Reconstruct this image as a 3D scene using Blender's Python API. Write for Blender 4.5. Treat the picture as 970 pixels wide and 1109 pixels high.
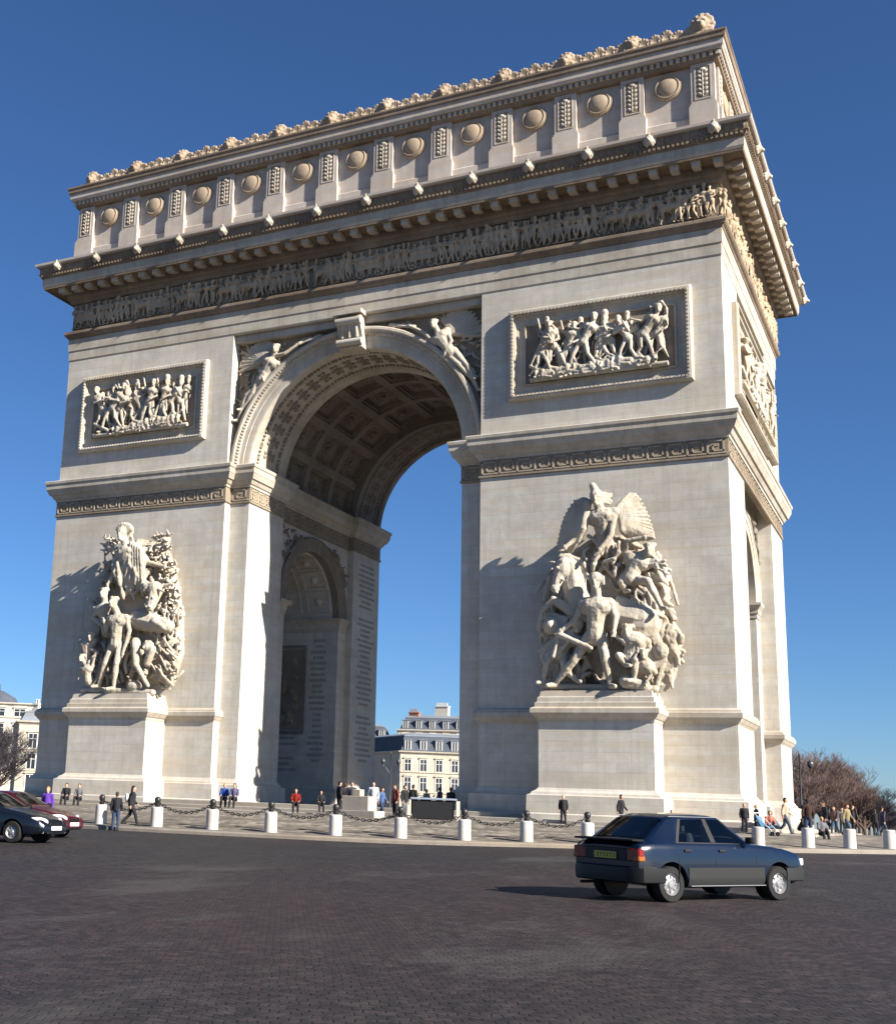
import bpy, bmesh, math, random
from math import pi, sin, cos, radians, sqrt, atan2
from mathutils import Vector, Matrix, noise
random.seed(7)
for o in list(bpy.data.objects): bpy.data.objects.remove(o)
SC = bpy.context.scene
COL = SC.collection
# ------------------------------------------------------------------ camera
cam = bpy.data.cameras.new('camera'); camo = bpy.data.objects.new('camera', cam); COL.objects.link(camo)
CP = Vector((32.439951, -66.219530, 0.995413)); YAW, PIT, ROL = 0.497489, 0.216121, 0.040801
fw = Vector((-sin(YAW)*cos(PIT), cos(YAW)*cos(PIT), sin(PIT)))
rt = Vector((cos(YAW), sin(YAW), 0)); up = rt.cross(fw)
r2 = rt*cos(ROL)+up*sin(ROL); u2 = up*cos(ROL)-rt*sin(ROL)
mw = Matrix((r2, u2, -fw)).transposed().to_4x4(); mw.translation = CP
camo.matrix_world = mw
cam.sensor_fit = 'HORIZONTAL'; cam.sensor_width = 36.0; cam.lens = 36.0*1333.074712/970
cam.shift_x = (485-318.375743)/970; cam.shift_y = (577.059386-554.5)/970
cam.clip_start = 0.2; cam.clip_end = 9000
SC.camera = camo
# ------------------------------------------------------------------ light
SUN = Vector((4.3, -1.0, 2.42)).normalized()       # towards the sun
elev = math.asin(SUN.z); azi = atan2(SUN.x, SUN.y)  # clockwise from +Y
w = bpy.data.worlds.new('World'); SC.world = w; w.use_nodes = True
nt = w.node_tree; bg = nt.nodes['Background']
sky = nt.nodes.new('ShaderNodeTexSky'); sky.sky_type = 'NISHITA'; sky.sun_disc = False
sky.sun_elevation = elev; sky.sun_rotation = azi
sky.altitude = 1500; sky.air_density = 1.1; sky.dust_density = 0.5; sky.ozone_density = 10.0
nt.links.new(sky.outputs['Color'], bg.inputs['Color']); bg.inputs['Strength'].default_value = 0.05
sl = bpy.data.lights.new('sun', 'SUN'); sl.energy = 5.0; sl.angle = radians(0.5); sl.color = (1.0, 0.93, 0.82)
so = bpy.data.objects.new('sun', sl); COL.objects.link(so)
so.rotation_euler = (-SUN).to_track_quat('-Z', 'Y').to_euler(); so.location = (80, -40, 60)
SC.view_settings.view_transform = 'Standard'; SC.view_settings.look = 'None'
SC.view_settings.exposure = 1.32; SC.view_settings.gamma = 1.0
SC.render.engine = 'CYCLES'
SC.render.resolution_x = 895; SC.render.resolution_y = 1024

# ------------------------------------------------------------------ ground heights
RIN = [(0, .50), (28.6, .44), (34.5, -.17), (36.6, -.19)]
ROUT = [(36.6, -.33), (50, -.43), (57, -.54), (70, -.64), (90, -.70), (130, -.9), (400, -4), (6000, -60)]
def lerp1(T, r):
    for (a, b), (c, d) in zip(T, T[1:]):
        if r <= c: return b+(d-b)*(r-a)/(c-a)
    return T[-1][1]
def tilt(x, y):
    r = math.hypot(x, y-11)
    s = min(1, max(0, (r-27)/8)); s = s*s*(3-2*s)
    return min(.4, max(0, .018*(x-14)))*s*min(1, max(0, (150-r)/60))
def G(x, y, inner=None):
    r = math.hypot(x, y-11)
    if inner is None: inner = r < 36.6
    return lerp1(RIN if inner else ROUT, r)+tilt(x, y)

# ------------------------------------------------------------------ object helpers
def tag(o, label=None, cat=None, group=None, kind=None):
    if label: o['label'] = label
    if cat: o['category'] = cat
    if group: o['group'] = group
    if kind: o['kind'] = kind
    return o
def empty(name, loc=(0, 0, 0), rz=0, label=None, cat=None, group=None):
    o = bpy.data.objects.new(name, None); COL.objects.link(o)
    o.location = loc; o.rotation_euler = (0, 0, rz); o.empty_display_size = .5
    return tag(o, label, cat, group)
def link(name, me, mat=None, parent=None):
    o = bpy.data.objects.new(name, me); COL.objects.link(o)
    if mat and not me.materials: me.materials.append(mat)
    if parent: o.parent = parent
    return o
def copy_tree(o, parent=None):
    c = o.copy(); COL.objects.link(c); c.parent = parent
    for ch in list(o.children): copy_tree(ch, c)
    return c
class MB:
    def __init__(s): s.v = []; s.f = []
    def add(s, vs, fs):
        n = len(s.v); s.v += [tuple(p) for p in vs]; s.f += [tuple(i+n for i in f) for f in fs]; return s
    def box(s, x0, x1, y0, y1, z0, z1):
        return s.add([(x0, y0, z0), (x1, y0, z0), (x1, y1, z0), (x0, y1, z0), (x0, y0, z1), (x1, y0, z1), (x1, y1, z1), (x0, y1, z1)],
                     [(0, 3, 2, 1), (4, 5, 6, 7), (0, 1, 5, 4), (1, 2, 6, 5), (2, 3, 7, 6), (3, 0, 4, 7)])
    def grid(s, rows, close_u=False, close_v=False):
        n = len(rows); m = len(rows[0]); fs = []
        for i in range(n if close_v else n-1):
            for j in range(m if close_u else m-1):
                fs.append((i*m+j, i*m+(j+1) % m, ((i+1) % n)*m+(j+1) % m, ((i+1) % n)*m+j))
        return s.add([p for r in rows for p in r], fs)
    def tube(s, pts, rad, seg=6, caps=True):
        pts = [Vector(p) for p in pts]; rows = []
        if not hasattr(rad, '__len__'): rad = [rad]*len(pts)
        ref = Vector((0, 0, 1)) if abs((pts[-1]-pts[0]).normalized().z) < .9 else Vector((1, 0, 0))
        for i, p in enumerate(pts):
            d = (pts[min(i+1, len(pts)-1)]-pts[max(i-1, 0)]).normalized()
            a = d.cross(ref).normalized(); b = d.cross(a)
            rows.append([p+(a*cos(2*pi*k/seg)+b*sin(2*pi*k/seg))*rad[i] for k in range(seg)])
        n0 = len(s.v); s.grid(rows, close_u=True)
        if caps:
            s.f.append(tuple(n0+k for k in range(seg))); e = n0+(len(pts)-1)*seg
            s.f.append(tuple(e+k for k in reversed(range(seg))))
        return s
    def lathe(s, prof, c=(0, 0, 0), seg=16):
        rows = [[(c[0]+r*cos(2*pi*k/seg), c[1]+r*sin(2*pi*k/seg), c[2]+z) for k in range(seg)] for r, z in prof]
        n0 = len(s.v); s.grid(rows, close_u=True)
        if prof[0][0] > .001: s.f.append(tuple(n0+k for k in reversed(range(seg))))
        if prof[-1][0] > .001: e = n0+(len(prof)-1)*seg; s.f.append(tuple(e+k for k in range(seg)))
        return s
    def ell(s, c, r, M=None, seg=10, rings=7):
        c = Vector(c); rows = []
        for i in range(rings+1):
            t = pi*i/rings; st = max(sin(t), .002)
            row = []
            for k in range(seg):
                q = Vector((r[0]*st*cos(2*pi*k/seg), r[1]*st*sin(2*pi*k/seg), -r[2]*cos(t)))
                row.append(c+(M @ q if M else q))
            rows.append(row)
        n0 = len(s.v); s.grid(rows, close_u=True)
        s.f.append(tuple(n0+k for k in reversed(range(seg)))); e = n0+rings*seg; s.f.append(tuple(e+k for k in range(seg)))
        return s
    def cap(s, p, q, r1, r2, seg=9):
        p = Vector(p); q = Vector(q); d = q-p; L = d.length
        if L < 1e-5: return s.ell(p, (r1, r1, r1))
        d /= L; ref = Vector((0, 0, 1)) if abs(d.z) < .9 else Vector((1, 0, 0))
        a = d.cross(ref).normalized(); b = d.cross(a); rows = []
        for off, rr in ((-r1*.98, r1*.12), (-r1*.75, r1*.66), (-r1*.3, r1*.95), (0, r1), (L, r2), (L+r2*.3, r2*.95), (L+r2*.75, r2*.66), (L+r2*.98, r2*.12)):
            rows.append([p+d*off+(a*cos(2*pi*k/seg)+b*sin(2*pi*k/seg))*rr for k in range(seg)])
        n0 = len(s.v); s.grid(rows, close_u=True)
        s.f.append(tuple(n0+k for k in range(seg))); e = n0+7*seg; s.f.append(tuple(e+k for k in reversed(range(seg))))
        return s
    def sweep(s, path, prof, closed=True, fn=None):
        """profile (a = outward offset, h) mitred along a plan path; outward = right of the walking direction"""
        n = len(path); rows = []
        P = [Vector(p) for p in path]
        for i in range(n):
            d0 = (P[i]-P[i-1]).normalized() if (closed or i > 0) else None
            d1 = (P[(i+1) % n]-P[i]).normalized() if (closed or i < n-1) else None
            d0 = d0 or d1; d1 = d1 or d0
            n0 = Vector((d0.y, -d0.x)); n1 = Vector((d1.y, -d1.x))
            m = (n0+n1)/(1+n0.dot(n1))
            row = [(P[i].x+m.x*a, P[i].y+m.y*a, h) for a, h in prof]
            rows.append([fn(*q) for q in row] if fn else row)
        return s.grid(rows, close_v=closed)
    def prism(s, poly, axis, a0, a1):
        """extrude a 2-D polygon along an axis ('x','y' or 'z')"""
        def m(u, v, w_): return {'x': (w_, u, v), 'y': (u, w_, v), 'z': (u, v, w_)}[axis]
        n = len(poly); vs = [m(u, v, a0) for u, v in poly]+[m(u, v, a1) for u, v in poly]
        fs = [tuple(range(n)), tuple(reversed(range(n, 2*n)))]+[(i, i+n, (i+1) % n+n, (i+1) % n) for i in range(n)]
        return s.add(vs, fs)
    def mesh(s, name='m', smooth=False, fix=True):
        me = bpy.data.meshes.new(name); me.from_pydata(s.v, [], s.f)
        if fix:
            bm = bmesh.new(); bm.from_mesh(me); bmesh.ops.recalc_face_normals(bm, faces=bm.faces); bm.to_mesh(me); bm.free()
        if smooth:
            me.polygons.foreach_set('use_smooth', [True]*len(me.polygons))
            if smooth != 'full': me.set_sharp_from_angle(angle=radians(40))
        me.update(); return me
    def build(s, name, mat, parent=None, smooth=False, bevel=0, fix=True):
        o = link(name, s.mesh(name, smooth, fix), mat, parent)
        if bevel:
            md = o.modifiers.new('bevel', 'BEVEL'); md.width = bevel; md.segments = 1; md.limit_method = 'ANGLE'; md.angle_limit = radians(50)
        return o
def baked(o):
    dg = bpy.context.evaluated_depsgraph_get(); dg.update()
    me = bpy.data.meshes.new_from_object(o.evaluated_get(dg)); return me
def carve(mb, voxel, name, smooth=2, rough=0.0, extra=None):
    """weld overlapping solids into ONE continuous carved surface"""
    me = bpy.data.meshes.new(name); me.from_pydata(mb.v, [], mb.f)
    bm = bmesh.new(); bm.from_mesh(me); bmesh.ops.recalc_face_normals(bm, faces=bm.faces); bm.to_mesh(me); bm.free()
    o = bpy.data.objects.new('tmp', me); COL.objects.link(o)
    r = o.modifiers.new('r', 'REMESH'); r.mode = 'VOXEL'; r.voxel_size = voxel; r.use_smooth_shade = True
    if smooth:
        q = o.modifiers.new('s', 'SMOOTH'); q.factor = .5; q.iterations = smooth
    out = baked(o); bpy.data.objects.remove(o); out.name = name
    if rough:
        import numpy as np
        nv = len(out.vertices); co = np.empty(nv*3); no = np.empty(nv*3)
        out.vertices.foreach_get('co', co); out.vertex_normals.foreach_get('vector', no)
        k = np.array([noise.noise(Vector(c)*3.1)+.6*noise.noise(Vector(c)*9.0) for c in co.reshape(-1, 3)])*rough
        out.vertices.foreach_set('co', (co.reshape(-1, 3)+no.reshape(-1, 3)*k[:, None]).ravel()); out.update()
    if extra:
        bm = bmesh.new(); bm.from_mesh(out)
        m2 = bpy.data.meshes.new('e'); m2.from_pydata(extra.v, [], extra.f); bm.from_mesh(m2)
        bm.to_mesh(out); bm.free()
    out.polygons.foreach_set('use_smooth', [True]*len(out.polygons))
    return out

# ------------------------------------------------------------------ materials
def mat(name, col, rough=.8, spec=.3, metal=0.0, coat=0.0):
    m = bpy.data.materials.new(name); m.use_nodes = True; b = m.node_tree.nodes['Principled BSDF']
    b.inputs['Base Color'].default_value = (*col, 1); b.inputs['Roughness'].default_value = rough
    b.inputs['Specular IOR Level'].default_value = spec; b.inputs['Metallic'].default_value = metal
    b.inputs['Coat Weight'].default_value = coat; b.inputs['Coat Roughness'].default_value = .04
    return m
class NT:
    def __init__(s, m): s.m = m; s.t = m.node_tree; s.b = s.t.nodes['Principled BSDF']
    def n(s, typ, **k):
        q = s.t.nodes.new(typ)
        for a, b in k.items(): setattr(q, a, b)
        return q
    def l(s, a, b): s.t.links.new(a, b)
    def math(s, op, a, b=0.0):
        q = s.n('ShaderNodeMath', operation=op)
        for i, x in enumerate((a, b)):
            if hasattr(x, 'links'): s.l(x, q.inputs[i])
            else: q.inputs[i].default_value = x
        return q.outputs[0]
    def mix(s, f, a, b, mode='MIX'):
        q = s.n('ShaderNodeMix', data_type='RGBA', blend_type=mode)
        for k, x in ((0, f), (6, a), (7, b)):
            if hasattr(x, 'links'): s.l(x, q.inputs[k])
            else: q.inputs[k].default_value = x if k == 0 else (*x, 1)
        return q.outputs[2]
    def noise(s, vec, scale, detail=4, rough=.6):
        q = s.n('ShaderNodeTexNoise'); q.inputs['Scale'].default_value = scale
        q.inputs['Detail'].default_value = detail; q.inputs['Roughness'].default_value = rough
        s.l(vec, q.inputs['Vector']); return q.outputs['Fac']
    def ramp(s, f, p):
        q = s.n('ShaderNodeValToRGB'); e = q.color_ramp.elements
        while len(e) < len(p): e.new(.5)
        for k, (a, c) in enumerate(p):
            e[k].position = a; e[k].color = (c, c, c, 1) if not hasattr(c, '__len__') else (*c, 1)
        s.l(f, q.inputs[0]); return q.outputs[0]
    def pos(s): return s.n('ShaderNodeNewGeometry').outputs['Position']
    def scl(s, vec, sc):
        q = s.n('ShaderNodeMapping'); q.inputs['Scale'].default_value = sc; s.l(vec, q.inputs['Vector']); return q.outputs[0]
    def bump(s, h, strength, dist=.02):
        q = s.n('ShaderNodeBump'); q.inputs['Strength'].default_value = strength; q.inputs['Distance'].default_value = dist
        s.l(h, q.inputs['Height']); s.l(q.outputs[0], s.b.inputs['Normal'])
def stone(name, base, dark, dirt=.5, blocks=True, bump=.35, streak=.5):
    m = mat(name, base, .88, .2); N = NT(m); P = N.pos()
    sep = N.n('ShaderNodeSeparateXYZ'); N.l(P, sep.inputs[0])
    big = N.noise(P, .22, 5, .65); mid = N.noise(P, 1.3, 6, .7); fine = N.noise(P, 14, 4, .7)
    streaks = N.noise(N.scl(P, (2.6, 2.6, .13)), 1.0, 5, .7)
    bands = N.noise(N.scl(P, (.12, .12, 2.2)), 1.0, 3, .6)
    c = N.mix(N.ramp(mid, [(.35, 0), (.7, 1)]), tuple(x*.86 for x in base), tuple(min(1, x*1.08) for x in base))
    c = N.mix(N.math('MULTIPLY', N.ramp(bands, [(.45, 0), (.62, 1)]), .5), c, tuple(base[i]*k for i, k in enumerate((.93, .82, .68))))
    c = N.mix(N.math('MULTIPLY', N.ramp(streaks, [(.48, 0), (.72, 1)]), streak), c, dark)
    c = N.mix(N.math('MULTIPLY', N.ramp(big, [(.42, 0), (.68, 1)]), dirt), c, dark)
    h = N.math('ADD', N.math('MULTIPLY', fine, .5), mid)
    if blocks:
        u = N.math('ADD', sep.outputs[0], sep.outputs[1]); cb = N.n('ShaderNodeCombineXYZ'); N.l(u, cb.inputs[0]); N.l(sep.outputs[2], cb.inputs[1])
        br = N.n('ShaderNodeTexBrick'); br.offset = .5; br.inputs['Scale'].default_value = 1
        br.inputs['Brick Width'].default_value = 1.55; br.inputs['Row Height'].default_value = .52
        br.inputs['Mortar Size'].default_value = .014; br.inputs['Mortar Smooth'].default_value = .4; br.inputs['Bias'].default_value = 0
        br.inputs['Color1'].default_value = (.88, .87, .86, 1); br.inputs['Color2'].default_value = (1, 1, 1, 1); br.inputs['Mortar'].default_value = (.80, .78, .74, 1)
        N.l(cb.outputs[0], br.inputs['Vector']); c = N.mix(.7, c, br.outputs['Color'], 'MULTIPLY')
        h = N.math('SUBTRACT', N.math('MULTIPLY', h, .5), br.outputs['Fac'])
    N.l(c, N.b.inputs['Base Color']); N.bump(h, bump, .025)
    return m
M = {}
M['stone'] = stone('limestone_ashlar', (.57, .545, .49), (.33, .295, .255), .45, streak=.38)
M['plain'] = stone('limestone_moulding', (.49, .45, .385), (.22, .175, .13), .5, blocks=False, streak=.4)
M['sculpt'] = stone('limestone_carving', (.50, .455, .38), (.20, .16, .12), .55, blocks=False, bump=.6, streak=.3)
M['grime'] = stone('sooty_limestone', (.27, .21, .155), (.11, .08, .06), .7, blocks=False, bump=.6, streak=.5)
M['frieze'] = stone('frieze_stone', (.46, .37, .265), (.19, .145, .10), .6, blocks=False, bump=.6, streak=.4)
M['shield'] = stone('browned_carving', (.40, .32, .235), (.20, .15, .11), .6, blocks=False, bump=.5, streak=.3)
M['key'] = stone('key_pattern_stone', (.40, .34, .26), (.20, .16, .12), .5, blocks=False)
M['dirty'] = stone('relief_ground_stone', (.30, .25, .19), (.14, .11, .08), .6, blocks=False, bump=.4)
M['vault'] = stone('shade_toned_vault_stone', (.24, .21, .175), (.10, .085, .07), .6, blocks=False, bump=.5)  # darker copy of the limestone, with the passages' shade put into its colour
M['attic'] = stone('attic_stone', (.48, .43, .385), (.28, .235, .20), .4, blocks=False, streak=.3)
M['step'] = stone('step_stone', (.36, .33, .29), (.19, .17, .15), .5, blocks=True, streak=.1)
M['engraved'] = mat('engraved_letters', (.24, .22, .19), .9)
def ground_mat(name, c1, c2, sc, rings=False, tint=None, setts=False):
    m = mat(name, c1, .8, .3); N = NT(m); P = N.pos()
    vo = N.n('ShaderNodeTexVoronoi'); vo.inputs['Scale'].default_value = sc; N.l(P, vo.inputs['Vector'])
    big = N.noise(P, .09, 5, .65); mid = N.noise(P, .8, 5, .7); fine = N.noise(P, 30, 3)
    c = N.mix(N.ramp(mid, [(.3, 0), (.7, 1)]), c1, c2)
    c = N.mix(N.math('MULTIPLY', N.ramp(big, [(.4, 0), (.65, 1)]), .5), c, tuple(x*.62 for x in c1))
    if tint: c = N.mix(N.ramp(N.noise(P, .05, 3, .5), [(.42, 0), (.6, .8)]), c, tint)
    bw = N.n('ShaderNodeRGBToBW'); N.l(vo.outputs['Color'], bw.inputs[0]); c = N.mix(.55, c, bw.outputs[0], 'SOFT_LIGHT')
    c = N.mix(N.ramp(vo.outputs['Distance'], [(.35, 0), (.75, .6)]), c, tuple(x*.4 for x in c1))
    if setts:
        sp_ = N.n('ShaderNodeSeparateXYZ'); N.l(P, sp_.inputs[0])
        xr = N.math('ADD', N.math('MULTIPLY', sp_.outputs[0], .88), N.math('MULTIPLY', sp_.outputs[1], .477)); yr = N.math('ADD', N.math('MULTIPLY', sp_.outputs[0], -.477), N.math('MULTIPLY', sp_.outputs[1], .88))
        fx = N.math('SUBTRACT', N.math('FRACT', N.math('MULTIPLY', xr, .62)), .5); arc = N.math('MULTIPLY', N.math('MULTIPLY', fx, fx), 2.6)
        wob = N.math('MULTIPLY', N.noise(P, 3.0, 2), .10)
        cv_ = N.n('ShaderNodeCombineXYZ'); N.l(N.math('ADD', xr, wob), cv_.inputs[0]); N.l(N.math('ADD', N.math('ADD', yr, arc), wob), cv_.inputs[1])
        bk = N.n('ShaderNodeTexBrick'); bk.inputs['Scale'].default_value = 1; bk.inputs['Brick Width'].default_value = .145; bk.inputs['Row Height'].default_value = .125
        bk.inputs['Mortar Size'].default_value = .012; bk.inputs['Mortar Smooth'].default_value = .6; bk.inputs['Color1'].default_value = (.82, .82, .83, 1); bk.inputs['Color2'].default_value = (1.22, 1.2, 1.18, 1); bk.inputs['Mortar'].default_value = (.6, .59, .57, 1)
        N.l(cv_.outputs[0], bk.inputs['Vector']); c = N.mix(.85, c, bk.outputs['Color'], 'MULTIPLY')
        patch = N.noise(N.scl(P, (.25, .12, 1)), 1.0, 5, .7)
        c = N.mix(N.ramp(patch, [(.55, 0), (.66, .45)]), c, (.075, .07, .066))
    if rings:
        q = N.n('ShaderNodeVectorMath', operation='LENGTH'); mp = N.n('ShaderNodeMapping'); mp.inputs['Location'].default_value = (0, -11, 0); mp.inputs['Scale'].default_value = (1, 1, 0)
        N.l(P, mp.inputs['Vector']); N.l(mp.outputs[0], q.inputs[0])
        fr = N.math('FRACT', N.math('MULTIPLY', q.outputs['Value'], .42))
        c = N.mix(N.ramp(fr, [(.70, 0), (.73, .55), (.97, .55), (1, 0)]), c, tuple(x*.5 for x in c1))
    N.l(c, N.b.inputs['Base Color'])
    N.bump(N.math('ADD', N.math('MULTIPLY', bk.outputs['Fac'] if setts else vo.outputs['Distance'], -1), N.math('MULTIPLY', fine, .3)), .6, .02)
    rr = N.n('ShaderNodeMapRange'); rr.inputs[3].default_value = .55; rr.inputs[4].default_value = .9; N.l(mid, rr.inputs[0]); N.l(rr.outputs[0], N.b.inputs['Roughness'])
    return m
M['road'] = ground_mat('cobbled_asphalt', (.024, .022, .023), (.038, .034, .033), 8.0, tint=(.036, .023, .023), setts=True)
M['pave'] = ground_mat('stone_paving', (.19, .165, .135), (.27, .235, .195), 3.0, rings=True)
M['ground'] = ground_mat('city_ground', (.12, .11, .10), (.17, .15, .13), 1.5)
M['kerb'] = stone('kerb_granite', (.25, .22, .19), (.13, .12, .10), .5, blocks=False)
M['white'] = stone('bollard_paint', (.56, .545, .52), (.28, .26, .23), .55, blocks=False, bump=.1, streak=.12)
M['iron'] = mat('black_iron', (.02, .02, .022), .45, .5)
# ================================================================== SETTING
def ring(name, rs, fn, mt, seg=180, centre=False):
    mb = MB()
    rows = [[(r*cos(2*pi*k/seg), 11+r*sin(2*pi*k/seg), fn(r*cos(2*pi*k/seg), 11+r*sin(2*pi*k/seg))) for k in range(seg)] for r in rs]
    mb.grid(rows, close_u=True)
    me = mb.mesh(name, 'full', fix=False)
    if me.polygons[0].normal.z < 0: me.flip_normals()
    return tag(link(name, me, mt), kind='structure')
ring('ground', [.3, 15, 30, 45, 60, 80, 100, 130, 200, 400, 900, 2500, 6000], lambda x, y: G(x, y, False)-.03, M['ground'])
ring('road', [35+2.5*i for i in range(30)], lambda x, y: G(x, y, False), M['road'], 240)
ring('plaza_pavement', [.3, 10, 20, 26, 28.6, 30, 31.5, 33, 34.5, 36.35], lambda x, y: G(x, y, True), M['pave'], 240)
mb = MB(); seg = 240
prof = [(36.3, 0, .0), (36.32, 0, .03), (36.62, 0, .02), (36.68, 0, -.03), (36.68, 1, -.2)]
rows = []
for r, o, dz in prof:
    rows.append([(r*cos(2*pi*k/seg), 11+r*sin(2*pi*k/seg), G(r*cos(2*pi*k/seg), 11+r*sin(2*pi*k/seg), True)+dz) for k in range(seg)])
mb.grid(rows, close_u=True)
tag(mb.build('kerb', M['kerb'], fix=False), kind='structure')

# ================================================================== TRIUMPHAL ARCH
W, D = 22.55, 22.06
PX, JX, IX = 8.72, 7.31, 7.75      # pier edge, jamb edge, recessed inner wall
JY, NY = .70, 5.4                   # jamb recess depth, corner-pier depth
SX = 21.6                           # recessed outer side wall
ZI, RB = 22.1, 7.31                 # springing and radius of the great arch
ZS, RS, YC = 14.5, 4.22, 11.03      # the same for the side passage
ROOT = Vector((0, YC, .45))
arch = empty('triumphal_arch', ROOT, 0, 'colossal pale limestone triumphal arch with sculpted piers, standing alone on the round plaza', 'arch')
def part(o, parent=None):
    """world-space mesh hung under the arch (or under one of its parts)"""
    o.parent = parent or arch
    if parent is None: o.location = -ROOT
    return o
def P(mb, name, m, smooth=False, parent=None, bevel=0, fix=True):
    return part(mb.build(name, M[m] if isinstance(m, str) else m, None, smooth, bevel, fix), parent)
# core mass with both tunnels cut through it
core = MB().box(-SX, SX, .92, D-.92, .3, 36.0)
def tunnel_poly(hw, hw2, R, zc, z0, n=48):
    p = [(-hw, z0), (hw, z0), (hw, zc), (hw2, zc)]
    p += [(hw2*cos(pi*k/n), zc+R*sin(pi*k/n)) for k in range(1, n)]
    return p+[(-hw2, zc), (-hw, zc)]
co = core.build('core', M['stone'])
c1 = MB().prism(tunnel_poly(IX, 8.45, 8.45, ZI+.15, .0), 'y', -2, D+2).build('c1', None)
pz = [(YC-RS, .0), (YC+RS, .0)]+[(YC+RS*cos(pi*k/32), ZS+RS*sin(pi*k/32)) for k in range(33)]
c2 = MB().prism(pz, 'x', -30, 30).build('c2', None)
for c in (c1, c2):
    md = co.modifiers.new('b', 'BOOLEAN'); md.operation = 'DIFFERENCE'; md.object = c; md.solver = 'EXACT'
me = baked(co)
for o in (co, c1, c2): bpy.data.objects.remove(o)
part(link('wall_core', me, M['stone']))
# corner piers (projecting masses) and jamb strips
BASEP = [(-.3, 2.32), (.02, 2.31), (.12, 2.14), (.2, 2.08), (.22, 1.98), (.42, 1.93), (.44, 1.02), (.58, .96), (.6, .3)]
PLC = [(-.2, 5.78), (.02, 5.80), (.07, 5.88), (.10, 5.9), (.22, 6.08), (.27, 6.12), (.28, 6.36), (.22, 6.42), (.2, 6.5), (.02, 6.62), (-.2, 6.63)]
for sx in (-1, 1):
    for back in (0, 1):
        fy = (lambda y: D-y) if back else (lambda y: y)
        mb = MB()
        X0, X1 = sorted((sx*PX, sx*W)); Y0, Y1 = sorted((fy(0), fy(NY)))
        mb.box(X0, X1, Y0, Y1, .3, 31.52)
        pier = P(mb, 'pier', 'stone')
        X0, X1 = sorted((sx*JX, sx*(PX+.6))); Y0, Y1 = sorted((fy(JY), fy(NY-.02)))
        P(MB().box(X0, X1, Y0, Y1, .3, 22.3), 'jamb', 'stone', parent=None)
        # mouldings follow the plan of the pier
        pl = [(sx*JX, NY), (sx*JX, JY), (sx*PX, JY), (sx*PX, 0), (sx*W, 0), (sx*W, NY), (sx*SX, NY), (sx*SX, YC-RS), (sx*IX, YC-RS), (sx*IX, NY)]
        pl = [(x, fy(y)) for x, y in pl]
        if (sx > 0) != bool(back): pass
        else: pl = pl[::-1]
        ar = sum(pl[i][0]*pl[(i+1) % len(pl)][1]-pl[(i+1) % len(pl)][0]*pl[i][1] for i in range(len(pl)))
        if ar < 0: pl = pl[::-1]
        P(MB().sweep(pl, BASEP), 'base_moulding', 'stone')
        q = [(sx*PX, JY+.1), (sx*PX, 0), (sx*W, 0), (sx*W, NY), (sx*(SX-.3), NY)]
        q = [(x, fy(y)) for x, y in q]
        # outward is on the right when walking counter-clockwise
        if (sx > 0) == bool(back): q = q[::-1]
        if back == 0 and sx < 0: pass
        P(MB().sweep(q, PLC, closed=False), 'plinth_cornice', 'plain')
# side passage imposts and walls
for sx in (-1, 1):
    for s in (-1, 1):
        y = YC+s*RS; q = [(sx*(IX-.02), y+s*1.15), (sx*(IX-.02), y), (sx*(SX+.02), y), (sx*(SX+.02), y+s*1.15)]
        q = q if sx*s < 0 else q[::-1]
        ip = [(-.1, 13.55), (.05, 13.56), (.06, 13.8), (.12, 13.85), (.14, 14.1), (.3, 14.3), (.34, 14.36), (.34, 14.52), (-.1, 14.54)]
        a = (Vector(q[1])-Vector(q[0])); b = (Vector(q[2])-Vector(q[1]))
        if a.x*b.y-a.y*b.x < 0: ip = ip
        # choose direction so that positive offsets point into the passage / out of the wall
        nrm = Vector((b.y, -b.x)).normalized()
        if nrm.y*s > 0: q = q[::-1]
        P(MB().sweep(q, ip, closed=False), 'passage_impost', 'plain')
# archivolts
def arc_sweep(mb, prof, fn, n=64, a0=0, a1=pi):
    rows = [[fn(R, t, d) for R, d in prof] for t in [a0+(a1-a0)*k/n for k in range(n+1)]]
    return mb.grid(rows)
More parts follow.
